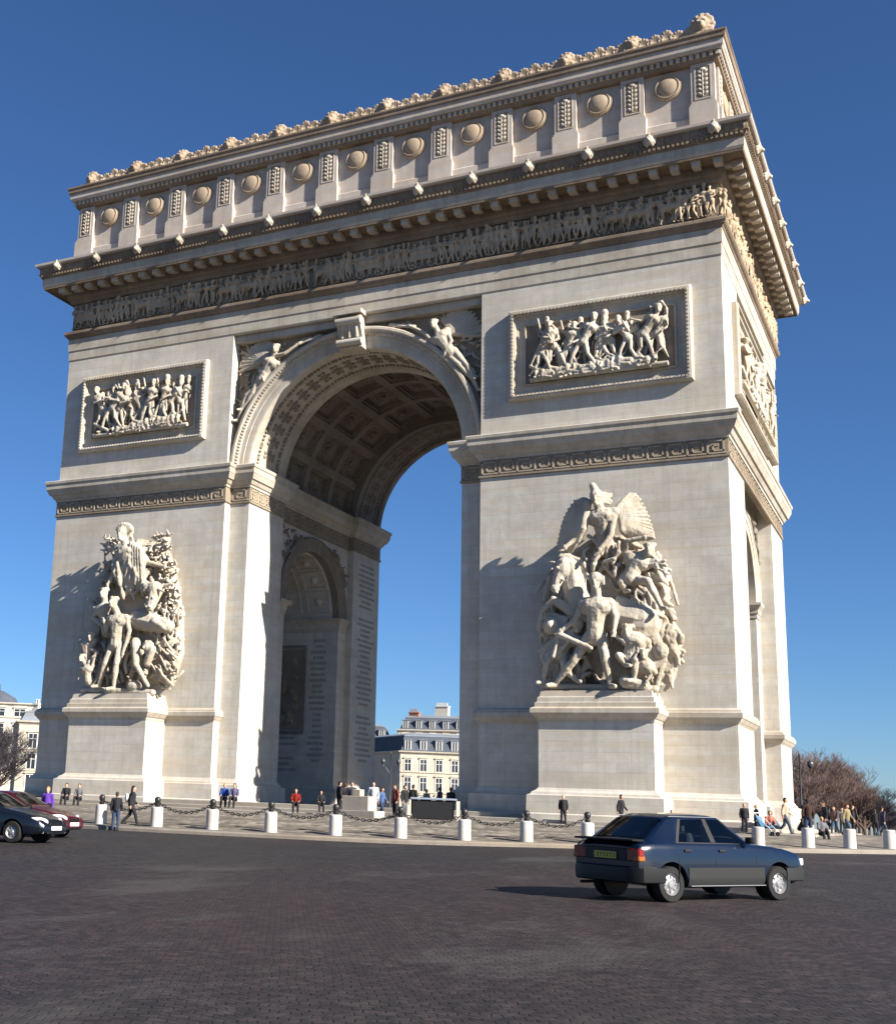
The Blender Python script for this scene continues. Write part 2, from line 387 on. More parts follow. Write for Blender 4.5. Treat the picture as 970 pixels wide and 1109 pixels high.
# great arch: rib (soffit band) with face mouldings; front and back
def great(R, t, d, back):
    y = D-d if back else d
    return (R*cos(t), y, ZI+R*sin(t))
for back in (0, 1):
    fn = lambda R, t, d: great(R, t, d, back)
    pr = [(9.2, .95), (8.74, .94), (8.74, .34), (8.66, .22), (8.5, .20), (8.36, .30), (8.34, .36), (8.18, .40), (8.16, .52), (7.86, .53), (7.84, .58), (7.5, .59), (7.36, .62), (JX, .68),
          (JX, 1.25), (7.36, 1.28), (7.36, 1.36), (7.5, 1.42), (7.5, 4.62), (7.36, 4.68), (7.36, 4.76), (JX, 4.8), (JX, 5.38), (8.6, 5.4)]
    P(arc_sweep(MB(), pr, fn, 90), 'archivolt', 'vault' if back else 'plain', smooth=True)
    mb = MB()
    for k in range(23):
        t = radians(6+k*7.35)
        c = great(7.5, t, 3.02, back); Mx = Matrix.Rotation(-(t-pi/2), 3, 'Y')
        mb.ell(c, (.30, .30, .16), Mx, 8, 6)
        for q in range(6): mb.ell(Vector(c)+Mx @ Vector((.3*cos(q*pi/3), .62*sin(q*pi/3), 0)), (.16, .2, .1), Mx, 6, 5)
        for dy in (-1.25, 1.25):
            mb.ell(great(7.5, t+radians(3.6), 3.02+dy, back), (.2, .2, .09), Mx, 6, 5)
    for k in range(84):
        t = radians(1.5+k*2.1); Mx = Matrix.Rotation(-(t-pi/2), 3, 'Y')
        mb.ell(great(7.46, t, 1.75, back), (.09, .16, .08), Mx, 6, 4)
        mb.ell(great(7.46, t, 4.3, back), (.09, .16, .08), Mx, 6, 4)
    P(mb, 'soffit_ornament', 'vault', smooth=True)
    mb = MB()
    for k in range(118):
        t = radians(.8+k*1.52)
        a, b = t, t+radians(.8)
        vs = [great(R, tt, d, back) for tt in (a, b) for R, d in ((8.19, .33), (8.33, .27), (8.33, .42), (8.19, .46))]
        mb.add(vs, [(0, 1, 2, 3), (7, 6, 5, 4), (0, 4, 5, 1), (1, 5, 6, 2), (2, 6, 7, 3), (3, 7, 4, 0)])
    P(mb, 'archivolt_bead', 'plain')
# coffered vault
def vault():
    mb = MB(); orn = MB()
    nR, nC = 9, 3; y0, y1 = 5.2, D-5.2; R0 = 7.74
    def pt(t, y, R): return (R*cos(t), y, ZI+.15+R*sin(t))
    for i in range(nR):
        t0 = pi*i/nR; t1 = pi*(i+1)/nR
        for j in range(nC):
            a0 = y0+(y1-y0)*j/nC; a1 = y0+(y1-y0)*(j+1)/nC
            steps = [(0, R0), (.30, R0), (.31, R0+.13), (.5, R0+.15), (.51, R0+.34), (.60, R0+.34), (.61, R0+.44), (1.5, R0+.46)]
            loops = []
            for ins, R in steps:
                dt = ins/R0; n = 6; L = []
                if ins >= 1.4: dt = (t1-t0)/2-.001; ia = (a1-a0)/2-.01
                else: ia = ins
                for k in range(n): L.append(pt(t0+dt+(t1-t0-2*dt)*k/n, a0+ia, R))
                for k in range(n): L.append(pt(t1-dt, a0+ia+(a1-a0-2*ia)*k/n, R))
                for k in range(n): L.append(pt(t1-dt-(t1-t0-2*dt)*k/n, a1-ia, R))
                for k in range(n): L.append(pt(t0+dt, a1-ia-(a1-a0-2*ia)*k/n, R))
                loops.append(L)
            mb.grid(loops, close_u=True)
            tc = (t0+t1)/2; yc = (a0+a1)/2; Mx = Matrix.Rotation(-(tc-pi/2), 3, 'Y')
            c = pt(tc, yc, R0+.42); orn.ell(c, (.26, .26, .22), Mx, 8, 6)
            for k in range(8):
                an = pi/4*k; v = Mx @ Vector((.46*cos(an), .5*sin(an), 0))
                orn.ell(Vector(c)+v, (.2, .2, .1), Mx, 6, 5)
            for k in range(10):
                for e in (-1, 1):
                    orn.ell(pt(t0+.42/R0+(t1-t0-.84/R0)*k/9, yc+e*((a1-a0)/2-.42), R0+.14), (.07, .07, .07), None, 5, 4)
                    orn.ell(pt(tc+e*((t1-t0)/2-.42/R0), a0+.42+(a1-a0-.84)*k/9, R0+.14), (.07, .07, .07), None, 5, 4)
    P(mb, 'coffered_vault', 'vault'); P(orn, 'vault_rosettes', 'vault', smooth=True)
vault()
# spandrel wall above the great arch (between the piers) comes from the core; fascia strip over it
for back in (0, 1):
    Y = (lambda y: D-y) if back else (lambda y: y)
    a, b = sorted((Y(.30), Y(.98)))
    P(MB().box(-PX+.002, PX-.002, a, b, 31.0, 31.9), 'spandrel_lintel', 'plain')
# small arches: archivolt rings on the inner (IX) and outer (SX) faces
for sx in (-1, 1):
    for X, s in ((IX, -1), (SX, 1)):
        fn = lambda R, t, d: (sx*(X+s*d), YC+R*cos(t), ZS+R*sin(t))
        pr = [(5.25, -.1), (5.25, .16), (5.15, .24), (5.0, .24), (4.92, .16), (4.6, .14), (4.58, .1), (4.3, .1), (4.215, .04), (4.215, -.5)]
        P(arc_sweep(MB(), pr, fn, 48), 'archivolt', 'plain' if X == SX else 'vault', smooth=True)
    # soffit panels of the side passage
    mb = MB()
    for xx in [IX+1.6+k*2.45 for k in range(5)]:
        for k in range(7):
            tc = radians(18+24*k); rows = []
            for ins, dr in ((0, 0.02), (.02, -.10), (.16, -.10), (.18, .0)):
                hx = 1.0-ins; ht = .19-ins/4.2
                L = [(hx, -ht), (hx, 0), (hx, ht), (0, ht), (-hx, ht), (-hx, 0), (-hx, -ht), (0, -ht)]
                rows.append([(sx*(xx+u), YC+(RS+dr)*cos(tc+v), ZS+(RS+dr)*sin(tc+v)) for u, v in L])
            mb.grid(rows, close_u=True)
            mb.ell((sx*xx, YC+RS*cos(tc), ZS+RS*sin(tc)), (.3, .3, .3), None, 8, 5)
    P(mb, 'passage_coffers', 'stone')
# framed relief and doors on passage walls
for sx in (-1, 1):
    for s in (-1, 1):
        y = YC+s*RS
        def fr(mb, x0, x1, z0, z1, w_=.22, d=.12):
            for (a, b, c, e) in ((x0, x1, z0, z0+w_), (x0, x1, z1-w_, z1), (x0, x0+w_, z0+w_, z1-w_), (x1-w_, x1, z0+w_, z1-w_)):
                Y0, Y1 = sorted((y-s*d, y+s*.05)); mb.box(*sorted((sx*a, sx*b)), Y0, Y1, c, e)
        mb = MB(); fr(mb, 10.3, 14.3, 6.0, 12.6); fr(mb, 15.6, 19.4, 6.0, 12.6)
        P(mb, 'passage_frame', 'vault')
        mb = MB()
        for cx in (12.3, 17.5):
            a, b = sorted((y-s*.02, y+s*.05)); mb.box(*sorted((sx*(cx-1.7), sx*(cx+1.7))), a, b, 6.3, 12.3)
            for k in range(26):
                px, pz = cx+random.uniform(-1.4, 1.4), random.uniform(6.7, 11.8)
                mb.ell((sx*px, y-s*.06, pz), (random.uniform(.1, .35), .12, random.uniform(.2, .6)), Matrix.Rotation(random.uniform(-1, 1), 3, 'Y'), 7, 5)
        P(mb, 'passage_relief', 'dirty', smooth=True)
# ---- impost entablature with Greek key, following the whole plan of each half
IMP = [(-.2, 19.9), (.03, 19.92), (.10, 19.97), (.10, 20.07), (.04, 20.08), (.04, 20.98), (.10, 21.0), (.12, 21.14), (.2, 21.18), (.34, 21.42), (.44, 21.46), (.58, 21.78), (.62, 21.84), (.63, 22.14), (.70, 22.2), (.72, 22.36), (.66, 22.42), (-.25, 22.50)]
halfplan = [(PX, JY), (PX, 0), (W, 0), (W, D), (PX, D), (PX, D-JY), (JX, D-JY), (JX, D-NY), (IX, D-NY), (IX, NY), (JX, NY), (JX, JY)]
def key_units(mb, p, q, nout, off, dz=20.14, H=.78, unit=1.02, st=.07, th=.04):
    """one Greek-key run along segment p->q"""
    p = Vector(p); q = Vector(q); L = (q-p).length; n = max(1, int(round(L/unit))); u = L/n; d = (q-p)/L
    path = [(0, 0), (0, 1), (.86, 1), (.86, .2), (.3, .2), (.3, .62), (.58, .62)]
    segs = [(path[i], path[i+1]) for i in range(len(path)-1)]+[((0, 0), (1, 0))]
    for k in range(n):
        for (a, b), (c, e) in segs:
            s0 = (k+.06+a*.9)*u; s1 = (k+.06+c*.9)*u; z0 = dz+b*(H-.1); z1 = dz+e*(H-.1)
            if (a, b) == (0, 0) and (c, e) == (1, 0): s1 = (k+1.06)*u
            s0, s1 = min(s0, s1)-st/2, max(s0, s1)+st/2; z0, z1 = min(z0, z1), max(z0, z1)+st
            s1 = min(s1, L); vs = []
            for ss in (s0, s1):
                for oo in (off-.03, off+th):
                    for zz in (z0, z1):
                        c3 = p+d*ss+Vector(nout)*oo; vs.append((c3.x, c3.y, zz))
            mb.add(vs, [(0, 1, 3, 2), (4, 6, 7, 5), (0, 4, 5, 1), (2, 3, 7, 6), (0, 2, 6, 4), (1, 5, 7, 3)])
for sx in (-1, 1):
    pl = [(sx*x, y) for x, y in halfplan]
    if sx < 0: pl = pl[::-1]
    ar = sum(pl[i][0]*pl[(i+1) % len(pl)][1]-pl[(i+1) % len(pl)][0]*pl[i][1] for i in range(len(pl)))
    if ar < 0: pl = pl[::-1]
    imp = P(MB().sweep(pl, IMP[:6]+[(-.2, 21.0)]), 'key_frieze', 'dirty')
    P(MB().sweep(pl, [(-.2, 20.97)]+IMP[6:]), 'impost_cornice', 'plain')
    mb = MB()
    for i in range(len(pl)):
        p, q = Vector(pl[i]), Vector(pl[(i+1) % len(pl)])
        d = (q-p).normalized(); nrm = Vector((d.y, -d.x))
        if (q-p).length > .9: key_units(mb, p+d*.05, q-d*.05, nrm, .04)
    P(mb, 'greek_key', 'key')
# ---- main entablature
full = [(-W, 0), (W, 0), (W, D), (-W, D)]
P(MB().sweep(full, [(-.2, 31.48), (.02, 31.5), (.05, 31.58), (.06, 32.2), (.11, 32.26), (.12, 33.12), (-.2, 33.15)]), 'architrave', 'plain')
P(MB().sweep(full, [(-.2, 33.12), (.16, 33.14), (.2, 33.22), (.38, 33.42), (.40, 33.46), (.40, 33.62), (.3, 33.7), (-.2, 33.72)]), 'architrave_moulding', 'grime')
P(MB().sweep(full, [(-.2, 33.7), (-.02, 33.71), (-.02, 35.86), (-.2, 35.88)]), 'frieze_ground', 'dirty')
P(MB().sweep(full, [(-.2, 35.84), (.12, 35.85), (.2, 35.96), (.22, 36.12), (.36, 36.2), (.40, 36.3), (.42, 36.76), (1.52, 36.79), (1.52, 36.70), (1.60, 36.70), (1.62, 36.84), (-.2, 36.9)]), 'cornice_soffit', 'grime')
P(MB().sweep(full, [(-.2, 36.86), (1.63, 36.84), (1.68, 37.0), (1.70, 37.46), (-.2, 37.5)]), 'cornice_corona', 'plain')
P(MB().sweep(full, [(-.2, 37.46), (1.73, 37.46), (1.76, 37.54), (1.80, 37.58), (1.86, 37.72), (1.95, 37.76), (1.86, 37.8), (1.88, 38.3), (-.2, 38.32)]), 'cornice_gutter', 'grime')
P(MB().sweep(full, [(-.2, 38.28), (2.06, 38.3), (2.14, 38.38), (2.15, 38.54), (2.0, 38.58), (.5, 38.9), (.5, 39.15), (.44, 39.3), (.36, 39.36), (-.2, 39.4)]), 'cornice_top', 'attic')
def run(n, L0, L1): return [L0+(L1-L0)*k/(n-1) for k in range(n)]
# teeth and beads of the cornice
mb = MB(); mb2 = MB(); mb3 = MB()
for side, L in (('f', W), ('r', D/2)):
    def T(u, a, z):
        return (u, -a, z) if side == 'f' else (W+a, YC+u, z)
    def bx(m_, u0, u1, a0, a1, z0, z1):
        p = T(u0, a0, z0); q = T(u1, a1, z1)
        m_.box(min(p[0], q[0]), max(p[0], q[0]), min(p[1], q[1]), max(p[1], q[1]), z0, z1)
    n = int(L*2/.30)
    for u in run(n, -L-.2, L+.2): bx(mb, u-.09, u+.09, .15, .335, 33.3, 33.50)      # leaf moulding under frieze
    n = int(L*2/.24)
    for u in run(n, -L-1.6, L+1.6): bx(mb2, u-.07, u+.07, 1.7, 1.93, 37.56, 37.74)
    n = int(L*2/.42)
    for u in run(n, -L-1.7, L+1.7):                                                # upright leaves on the gutter
        p = T(u, 1.88, 38.05); mb3.ell(p, (.12, .05, .2) if side == 'f' else (.05, .12, .2), None, 6, 4)
P(mb, 'leaf_moulding', 'grime'); P(mb2, 'bead_moulding', 'grime'); P(mb3, 'gutter_leaves', 'grime', smooth=True)
# modillions: one mesh, many parts
def modillion_mesh():
    mb = MB(); mb.box(-.21, .21, -1.0, -.46, -.38, 0)
    mb.box(-.26, .26, -1.05, -.41, -.08, .01); mb.box(-.2, .2, -.42, .05, -.2, 0)
    return mb.mesh('modillion')
mm = modillion_mesh()
def along(mesh, mt, name, us_f, us_r, a, z, scale=1):
    for u in us_f:
        o = part(link(name, mesh, M[mt])); o.location = Vector((u, -a, z))-ROOT
    for u in us_r:
        o = part(link(name, mesh, M[mt])); o.location = Vector((W+a, YC+u, z))-ROOT; o.rotation_euler = (0, 0, pi/2)
fr_u = [-22.75+1.1667*k for k in range(40)]
along(mm, 'plain', 'modillion', fr_u, [-11.3+1.19*k for k in range(20)], .38, 36.77)
# lion heads on the gutter
def lion_mesh():
    mb = MB()
    mb.ell((0, .0, 0), (.26, .24, .30), None, 10, 8); mb.ell((0, -.2, -.09), (.15, .16, .13), None, 8, 6)
    for s in (-1, 1):
        mb.ell((s*.2, -.05, .2), (.09, .08, .1), None, 6, 5); mb.ell((s*.1, -.2, .07), (.06, .05, .05), None, 6, 4)
        for k in range(6):
            t = radians(-60+k*30); mb.ell((s*.28*cos(t), .06, .3*sin(t)), (.12, .12, .13), None, 6, 5)
    mb.ell((0, -.06, .3), (.12, .12, .12), None, 6, 5)
    return carve(mb, .035, 'lion_head', 1)
lm = lion_mesh()
along(lm, 'sculpt', 'lion_head', [-22.75+3.5*k for k in range(14)], [-9.6+3.3*k for k in range(8)], 2.02, 38.2)
# ---- attic
att = P(MB().sweep(full, [(-.2, 38.9), (.12, 38.92), (.12, 40.1), (.02, 40.2), (-.10, 40.22), (-.10, 43.5), (.02, 43.52), (-.2, 43.6)]), 'attic', 'attic')
P(MB().sweep(full, [(-.3, 43.45), (.3, 43.47), (.33, 43.62), (.38, 43.66), (.38, 43.96), (-.3, 43.98)]), 'attic_dentils', 'grime')
P(MB().sweep(full, [(-.3, 43.94), (.56, 43.96), (.62, 44.08), (.66, 44.12), (.68, 44.48), (-.3, 44.5)]), 'attic_corona', 'attic')
P(MB().sweep(full, [(-.3, 44.47), (.74, 44.48), (.78, 44.56), (.80, 44.80), (.86, 44.86), (.86, 44.96), (.7, 45.02), (-.1, 45.06), (-.1, 44.9), (-.8, 44.88)]), 'attic_cornice', 'grime')
P(MB().box(-W+.2, W-.2, .2, D-.2, 36.2, 44.95), 'roof', 'attic')
mb = MB()
for u in run(int(2*W/.36), -W-.3, W+.3): mb.box(u-.1, u+.1, -.47, -.3, 43.66, 43.92)
for u in run(int(D/.36), -.3, D+.3): mb.box(W+.3, W+.47, u-.1, u+.1, 43.66, 43.92)
P(mb, 'attic_teeth', 'plain')
def pil_mesh():
    mb = MB(); mb.box(-.66, .66, -.18, .2, 40.9, 43.45)
    mb.box(-.78, .78, -.30, .2, 39.35, 40.75); mb.box(-.72, .72, -.24, .2, 40.75, 40.9)
    mb.box(-.82, .82, -.34, .2, 39.2, 39.36)
    # sunken field frame
    for a, b, c, e in ((-.46, .46, 41.15, 41.22), (-.46, .46, 43.22, 43.29), (-.46, -.39, 41.22, 43.22), (.39, .46, 41.22, 43.22)):
        mb.box(a, b, -.21, -.17, c, e)
    return mb.mesh('pilaster')
def pil_orn():
    mb = MB()
    mb.cap((0, -.19, 41.35), (0, -.19, 43.1), .055, .05, 6)
    for k in range(6):
        z = 41.5+k*.28
        for s in (-1, 1): mb.ell((s*.17, -.195, z), (.15, .06, .085), Matrix.Rotation(s*-.7, 3, 'Y'), 6, 5)
    mb.ell((0, -.20, 43.02), (.2, .07, .13), None, 8, 5)
    return mb.mesh('pilaster_ornament', True)
def pil_field():
    return MB().box(-.39, .39, -.187, -.16, 41.22, 43.22).mesh('field')
pm, po, pf = pil_mesh(), pil_orn(), pil_field()
def shield_mesh():
    prof = [(.0, .30), (.24, .29), (.46, .24), (.6, .16), (.63, .20), (.69, .20), (.72, .12), (.78, .12), (.80, .05), (.80, -.1)]
    seg = 28; rows = [[(r*cos(2*pi*k/seg), -h, r*sin(2*pi*k/seg)) for k in range(seg)] for r, h in [(max(a, .002), b) for a, b in prof]]
    return MB().grid(rows, close_u=True).mesh('shield', True)
shm = shield_mesh()
for side, us in (('f', [-22+4*k for k in range(12)]), ('r', [-9.9+3.96*k for k in range(6)])):
    for k, u in enumerate(us):
        if side == 'f': loc = Vector((u*.9975, 0, 0)); rz = 0
        else: loc = Vector((W, YC+u, 0)); rz = pi/2
        o = part(link('attic_pilaster', pm, M['attic'])); o.location = loc-ROOT; o.rotation_euler = (0, 0, rz)
        link('panel', pf, M['dirty'], o); link('ornament', po, M['sculpt'], o)
        if k < len(us)-1:
            du = (us[1]-us[0])/2; l2 = loc+(Vector((du, 0, 0)) if side == 'f' else Vector((0, du, 0)))
            o = part(link('shield', shm, M['shield'])); o.location = l2+Vector((0, .05, 42.45) if side == 'f' else (-.05, 0, 42.45))-ROOT; o.rotation_euler = (0, 0, rz)
# crest
def mask_mesh(s=1.0, seed=1):
    rr = random.Random(seed); mb = MB()
    mb.ell((0, 0, .62*s), (.42*s, .36*s, .46*s), None, 10, 8); mb.ell((0, -.28*s, .5*s), (.17*s, .2*s, .2*s), None, 8, 6)
    for k in range(9):
        t = radians(-30+k*30); mb.ell((.44*s*cos(t), .02, .64*s+.46*s*sin(t)), (.17*s, .2*s, .17*s), None, 7, 5)
    for e in (-1, 1): mb.ell((e*.17*s, -.32*s, .72*s), (.08*s, .06*s, .06*s), None, 6, 5)
    mb.box(-.5*s, .5*s, -.3, .3, -.05, .25*s)
    return carve(mb, .05, 'crest_mask', 1, .03)
def antefix_mesh():
    mb = MB(); mb.box(-.38, .38, -.2, .2, -.05, .34)
    for k in range(5):
        t = radians(30+k*30); mb.cap((0, 0, .3), (.32*cos(t), -.05, .36+.46*sin(t)), .08, .125, 6)
    for e in (-1, 1): mb.ell((e*.25, -.1, .3), (.15, .15, .15), None, 7, 5)
    return carve(mb, .045, 'antefix', 1)
km, am = mask_mesh(), antefix_mesh()
kc = mask_mesh(1.25, 4)
fus = [-21.6+3.965*k for k in range(12)]
for i, u in enumerate(fus):
    o = part(link('crest_mask', kc if i == 11 else km, M['shield'])); o.location = Vector((u, -.22, 45.0))-ROOT; o.rotation_euler = (random.uniform(-.05, .05), 0, random.uniform(-.15, .15))
n_ = 0
for i in range(11):
    for k in range(1, 6):
        u = fus[i]+3.965*k/6; o = part(link('antefix', am, M['shield'])); n_ += 1
        sc = 1.12 if k == 3 else random.uniform(.88, 1.0)
        o.location = Vector((u, -.22, 45.0))-ROOT; o.scale = (1, 1, sc)
P(MB().box(-W-.1, W+.1, -.35, .0, 44.98, 45.25), 'crest_base', 'attic')
for k in range(4):
    o = part(link('crest_mask', km, M['shield'])); o.location = Vector((W+.2, 4.5+5.3*k, 45.0))-ROOT; o.rotation_euler = (0, 0, pi/2)
for k in range(12):
    o = part(link('antefix', am, M['shield'])); o.location = Vector((W+.2, 1.8+1.7*k, 45.0))-ROOT; o.rotation_euler = (0, 0, pi/2)
# keystone console
def scroll(mb, w_, z0, z1, y0):
    n = 40; prof = []
    for i in range(n+1):
        t = i/n; z = z1-(z1-z0)*t
        y = y0-.55+.28*t-.14*sin(t*2*pi*1.0)
        prof.append((y, z))
    poly = prof+[(y0+1.0, z0), (y0+1.0, z1)]
    mb.prism(poly, 'x', -w_, w_)
mb = MB(); scroll(mb, .82, 29.3, 31.35, .2)
mb.tube([(-.86, -.38, 31.0), (.86, -.38, 31.0)], .28, 16); mb.tube([(-.86, -.16, 29.65), (.86, -.16, 29.65)], .22, 16)
mb.box(-1.0, 1.0, -.72, 1.0, 31.36, 31.62)
for s in (-1, 0, 1): mb.tube([(s*.5, -.34, 30.7), (s*.5, -.22, 30.3), (s*.5, -.14, 29.95)], .11, 8)
P(mb, 'keystone', 'plain', smooth=True)
# ---- sculpture pedestals
PEDX = {1: 15.8, -1: -15.35}
for s, cx in PEDX.items():
    h = 3.0
    pth = [(cx-h, .2), (cx-h, -2.12), (cx+h, -2.12), (cx+h, .2)]
    ped = P(MB().box(cx-h, cx+h, -2.12, .1, .3, 6.0), 'pedestal', 'stone')
    P(MB().sweep(pth, [(-.3, 2.32), (.02, 2.31), (.10, 2.2), (.3, 2.08), (.34, 1.98), (.5, 1.92), (.52, 1.02), (.64, .96), (.66, .3)], closed=False), 'pedestal_base', 'stone')
    q = [(x, y-.0) for x, y in pth]
    P(MB().sweep(q, [(-.3, 5.7), (.03, 5.72), (.06, 5.86), (.14, 5.92), (.32, 6.14), (.36, 6.18), (.36, 6.4), (.28, 6.46), (.16, 6.5), (.16, 6.72), (.06, 6.76), (.04, 7.0), (-.05, 7.06), (-.10, 7.34), (-2.0, 7.4)], closed=False), 'pedestal_cornice', 'plain')
    P(MB().box(cx-h+.15, cx+h-.15, -1.95, .1, 6.6, 7.38), 'pedestal_cap', 'plain')
# ---- frames of upper relief panels
def vframe(mb, u0, u1, z0, z1, prof, fn):
    """mitred picture frame in a vertical plane; prof = (outward offset in the plane, height proud of the wall)"""
    mb.sweep([(u0, z0), (u1, z0), (u1, z1), (u0, z1)], prof, True, fn)
FR = [(0, -.1), (0, .28), (-.08, .38), (-.2, .39), (-.26, .26), (-.36, .22), (-.40, .08), (-.52, .05), (-.56, .012), (-.86, .010), (-.88, .10), (-.97, .11), (-1.0, -.04)]
FRS = FR
for s in (-1, 1):
    u0, u1 = sorted((s*10.5, s*20.95))
    fp = MB(); vframe(fp, u0, u1, 24.4, 29.95, FR, lambda u, z, h: (u, -h, z)); fo = P(fp, 'panel_frame', 'plain')
    mb = MB()
    for e in (0, 1):
        zz = 24.4+.23 if e == 0 else 29.95-.23
        for u in run(44, u0+.3, u1-.3): mb.box(u-.07, u+.07, -.425, -.3, zz-.05, zz+.06)
        uu = u0+.23 if e == 0 else u1-.23
        for z in run(23, 24.7, 29.65): mb.box(uu-.05, uu+.06, -.425, -.3, z-.07, z+.07)
    P(mb, 'frame_beads', 'plain')
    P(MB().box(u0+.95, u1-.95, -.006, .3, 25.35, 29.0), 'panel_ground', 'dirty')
fp = MB(); vframe(fp, 3.1, 18.96, 24.4, 29.95, FR, lambda u, z, h: (W+h, u, z)); P(fp, 'panel_frame', 'plain')
P(MB().box(W-.2, W+.006, 4.05, 18.0, 25.35, 29.0), 'panel_ground', 'dirty')
# podium under the arch
P(MB().box(-26.2, 26.2, -5.2, 27.3, .2, .505), 'podium_step', 'step', bevel=.03)
P(MB().box(-24.6, 24.6, -3.6, 25.7, .4, .70), 'podium_step', 'step', bevel=.03)
P(MB().box(-23.6, 23.6, -1.3, 23.4, .55, .95), 'podium_step', 'step', bevel=.03)
# ---- engraved names (rows of letter marks too small to read)
ins = MB(); rr = random.Random(3)
def names(fn, u0, u1, z0, z1, dh=.42):
    z = z1
    while z > z0:
        if rr.random() < .05: z -= dh*1.5; continue
        wd = (u1-u0)*rr.uniform(.45, .95); c = (u0+u1)/2; u = c-wd/2
        while u < c+wd/2:
            lw = rr.uniform(.06, .13)
            vs = [fn(u, z, -.01), fn(u+lw, z, -.01), fn(u+lw, z+.2, -.01), fn(u, z+.2, -.01), fn(u, z, .006), fn(u+lw, z, .006), fn(u+lw, z+.2, .006), fn(u, z+.2, .006)]
            ins.add(vs, [(0, 3, 2, 1), (4, 5, 6, 7), (0, 1, 5, 4), (1, 2, 6, 5), (2, 3, 7, 6), (3, 0, 4, 7)])
            u += lw+rr.uniform(.05, .08)
        z -= dh
for sx in (-1, 1):
    f1 = lambda u, z, h: (sx*(JX-h), u, z)
    names(f1, 17.5, 20.7, 4.2, 19.0, .40)
    for s in (-1, 1):
        f2 = lambda u, z, h: (sx*u, YC+s*(RS-h), z)
        names(f2, 8.6, 10.0, 3.6, 12.8); names(f2, 10.6, 14.0, 3.0, 5.6); names(f2, 15.8, 19.2, 3.0, 5.6)
P(ins, 'engraved_names', 'engraved', fix=False)
# small impost boxes / lamps seen on the side wall
mb = MB(); mb.box(SX-.05, SX+.12, 17.3, 17.9, 5.0, 5.9); mb.box(SX-.05, SX+.12, 5.9, 6.4, 9.0, 9.5)
P(mb, 'wall_plaque', 'plain')
# ================================================================== CARVED FIGURES
def fig(mb, J, s=1.0, helmet=None, drape=0, rr=random):
    """carved figure; J maps joint names to (u, z, d): along the wall, up, out of the wall"""
    V = {k: Vector((p[0], -p[2], p[1])) for k, p in J.items()}
    hd, ch, pv = V['hd'], V['ch'], V['pv']
    ax = (ch-pv).normalized(); side = ax.cross(Vector((0, -1, 0))).normalized()
    tw = J.get('tw', None)
    sw = .205*s*J.get('w', (1, 0, 0))[0]
    sl = ch-side*sw+ax*.06*s; sr = ch+side*sw+ax*.06*s
    if sl.x > sr.x: sl, sr = sr, sl
    hl = pv-side*.09*s; hr = pv+side*.09*s
    if hl.x > hr.x: hl, hr = hr, hl
    mb.cap(pv, pv+(ch-pv)*.5, .155*s, .135*s); mb.cap(pv+(ch-pv)*.45, ch, .14*s, .175*s)
    mb.cap(sl, sr, .085*s, .085*s); mb.cap(ch-side*.09*s, ch+side*.09*s, .155*s, .155*s); [mb.ell(ch+side*e*.085*s+Vector((0, -.10*s, 0)), (.085*s, .07*s, .07*s)) for e in (-1, 1)]; mb.ell(pv+(ch-pv)*.35+Vector((0, -.06*s, 0)), (.10*s, .09*s, .13*s))
    mb.cap(ch+ax*.08*s, hd-ax*.04*s, .085*s, .07*s)
    mb.ell(hd, (.088*s, .10*s, .122*s)); mb.ell(hd+Vector((0, -.10*s, -.01*s)), (.025*s, .035*s, .045*s), None, 6, 5)
    mb.ell(hd+Vector((0, -.06*s, -.08*s)), (.05*s, .05*s, .05*s), None, 6, 5)
    if helmet:
        mb.ell(hd+Vector((0, .01*s, .05*s)), (.115*s, .13*s, .11*s))
        if helmet == 'crest': mb.cap(hd+Vector((-.12*s, 0, .13*s)), hd+Vector((.1*s, -.02*s, .2*s)), .035*s, .055*s); mb.cap(hd+Vector((.1*s, 0, .2*s)), hd+Vector((.2*s, 0, .05*s)), .05*s, .03*s)
        if helmet == 'tall': mb.cap(hd+Vector((0, 0, .08*s)), hd+Vector((0, 0, .22*s)), .10*s, .12*s)
        if helmet == 'cap': mb.cap(hd+Vector((0, 0, .08*s)), hd+Vector((-.03*s, -.03*s, .17*s)), .085*s, .065*s); mb.ell(hd+Vector((-.04*s, -.06*s, .2*s)), (.06*s,)*3)
    else:
        for k in range(7):
            a = 2*pi*k/7; mb.ell(hd+Vector((.075*s*cos(a), .03*s+.06*s*sin(a), .08*s)), (.045*s,)*3, None, 6, 5)
    for a, e, h in ((sl, 'el', 'hl'), (sr, 'er', 'hr')):
        if e in V:
            mb.cap(a, V[e], .062*s, .05*s); mb.cap(V[e], V[h], .05*s, .036*s)
            d = (V[h]-V[e]).normalized(); mb.ell(V[h]+d*.05*s, (.045*s, .035*s, .05*s))
            for q in (-1, 0, 1): mb.cap(V[h]+d*.07*s, V[h]+d*.13*s+side*q*.03*s, .016*s, .013*s, 5)
    for a, k, f in ((hl, 'kl', 'fl'), (hr, 'kr', 'fr')):
        if k in V:
            mb.cap(a, V[k], .098*s, .066*s); mb.ell(V[k], (.068*s,)*3)
            m_ = V[k]+(V[f]-V[k])*.35; mb.cap(V[k], m_, .06*s, .066*s); mb.cap(m_, V[f], .064*s, .038*s)
            t = V[f]+Vector((.13*s*(1 if V[f].x > V[k].x-.05 else -1)*.7, -.10*s, -.02*s)); mb.cap(V[f], t, .045*s, .035*s)
    # folds
    for k in range(drape):
        t = rr.random(); a = sl.lerp(sr, t)*.35+pv*.65; a = a+side*((t-.5)*.25*s)
        b = Vector((pv.x+(t-.5)*.75*s, a.y-.05*s, pv.z-rr.uniform(.35, .78)*s))
        m_ = a.lerp(b, .5)+Vector((rr.uniform(-.06, .06)*s, -.05*s, 0))
        mb.cap(a, m_, .05*s, .045*s, 6); mb.cap(m_, b, .045*s, .035*s, 6)
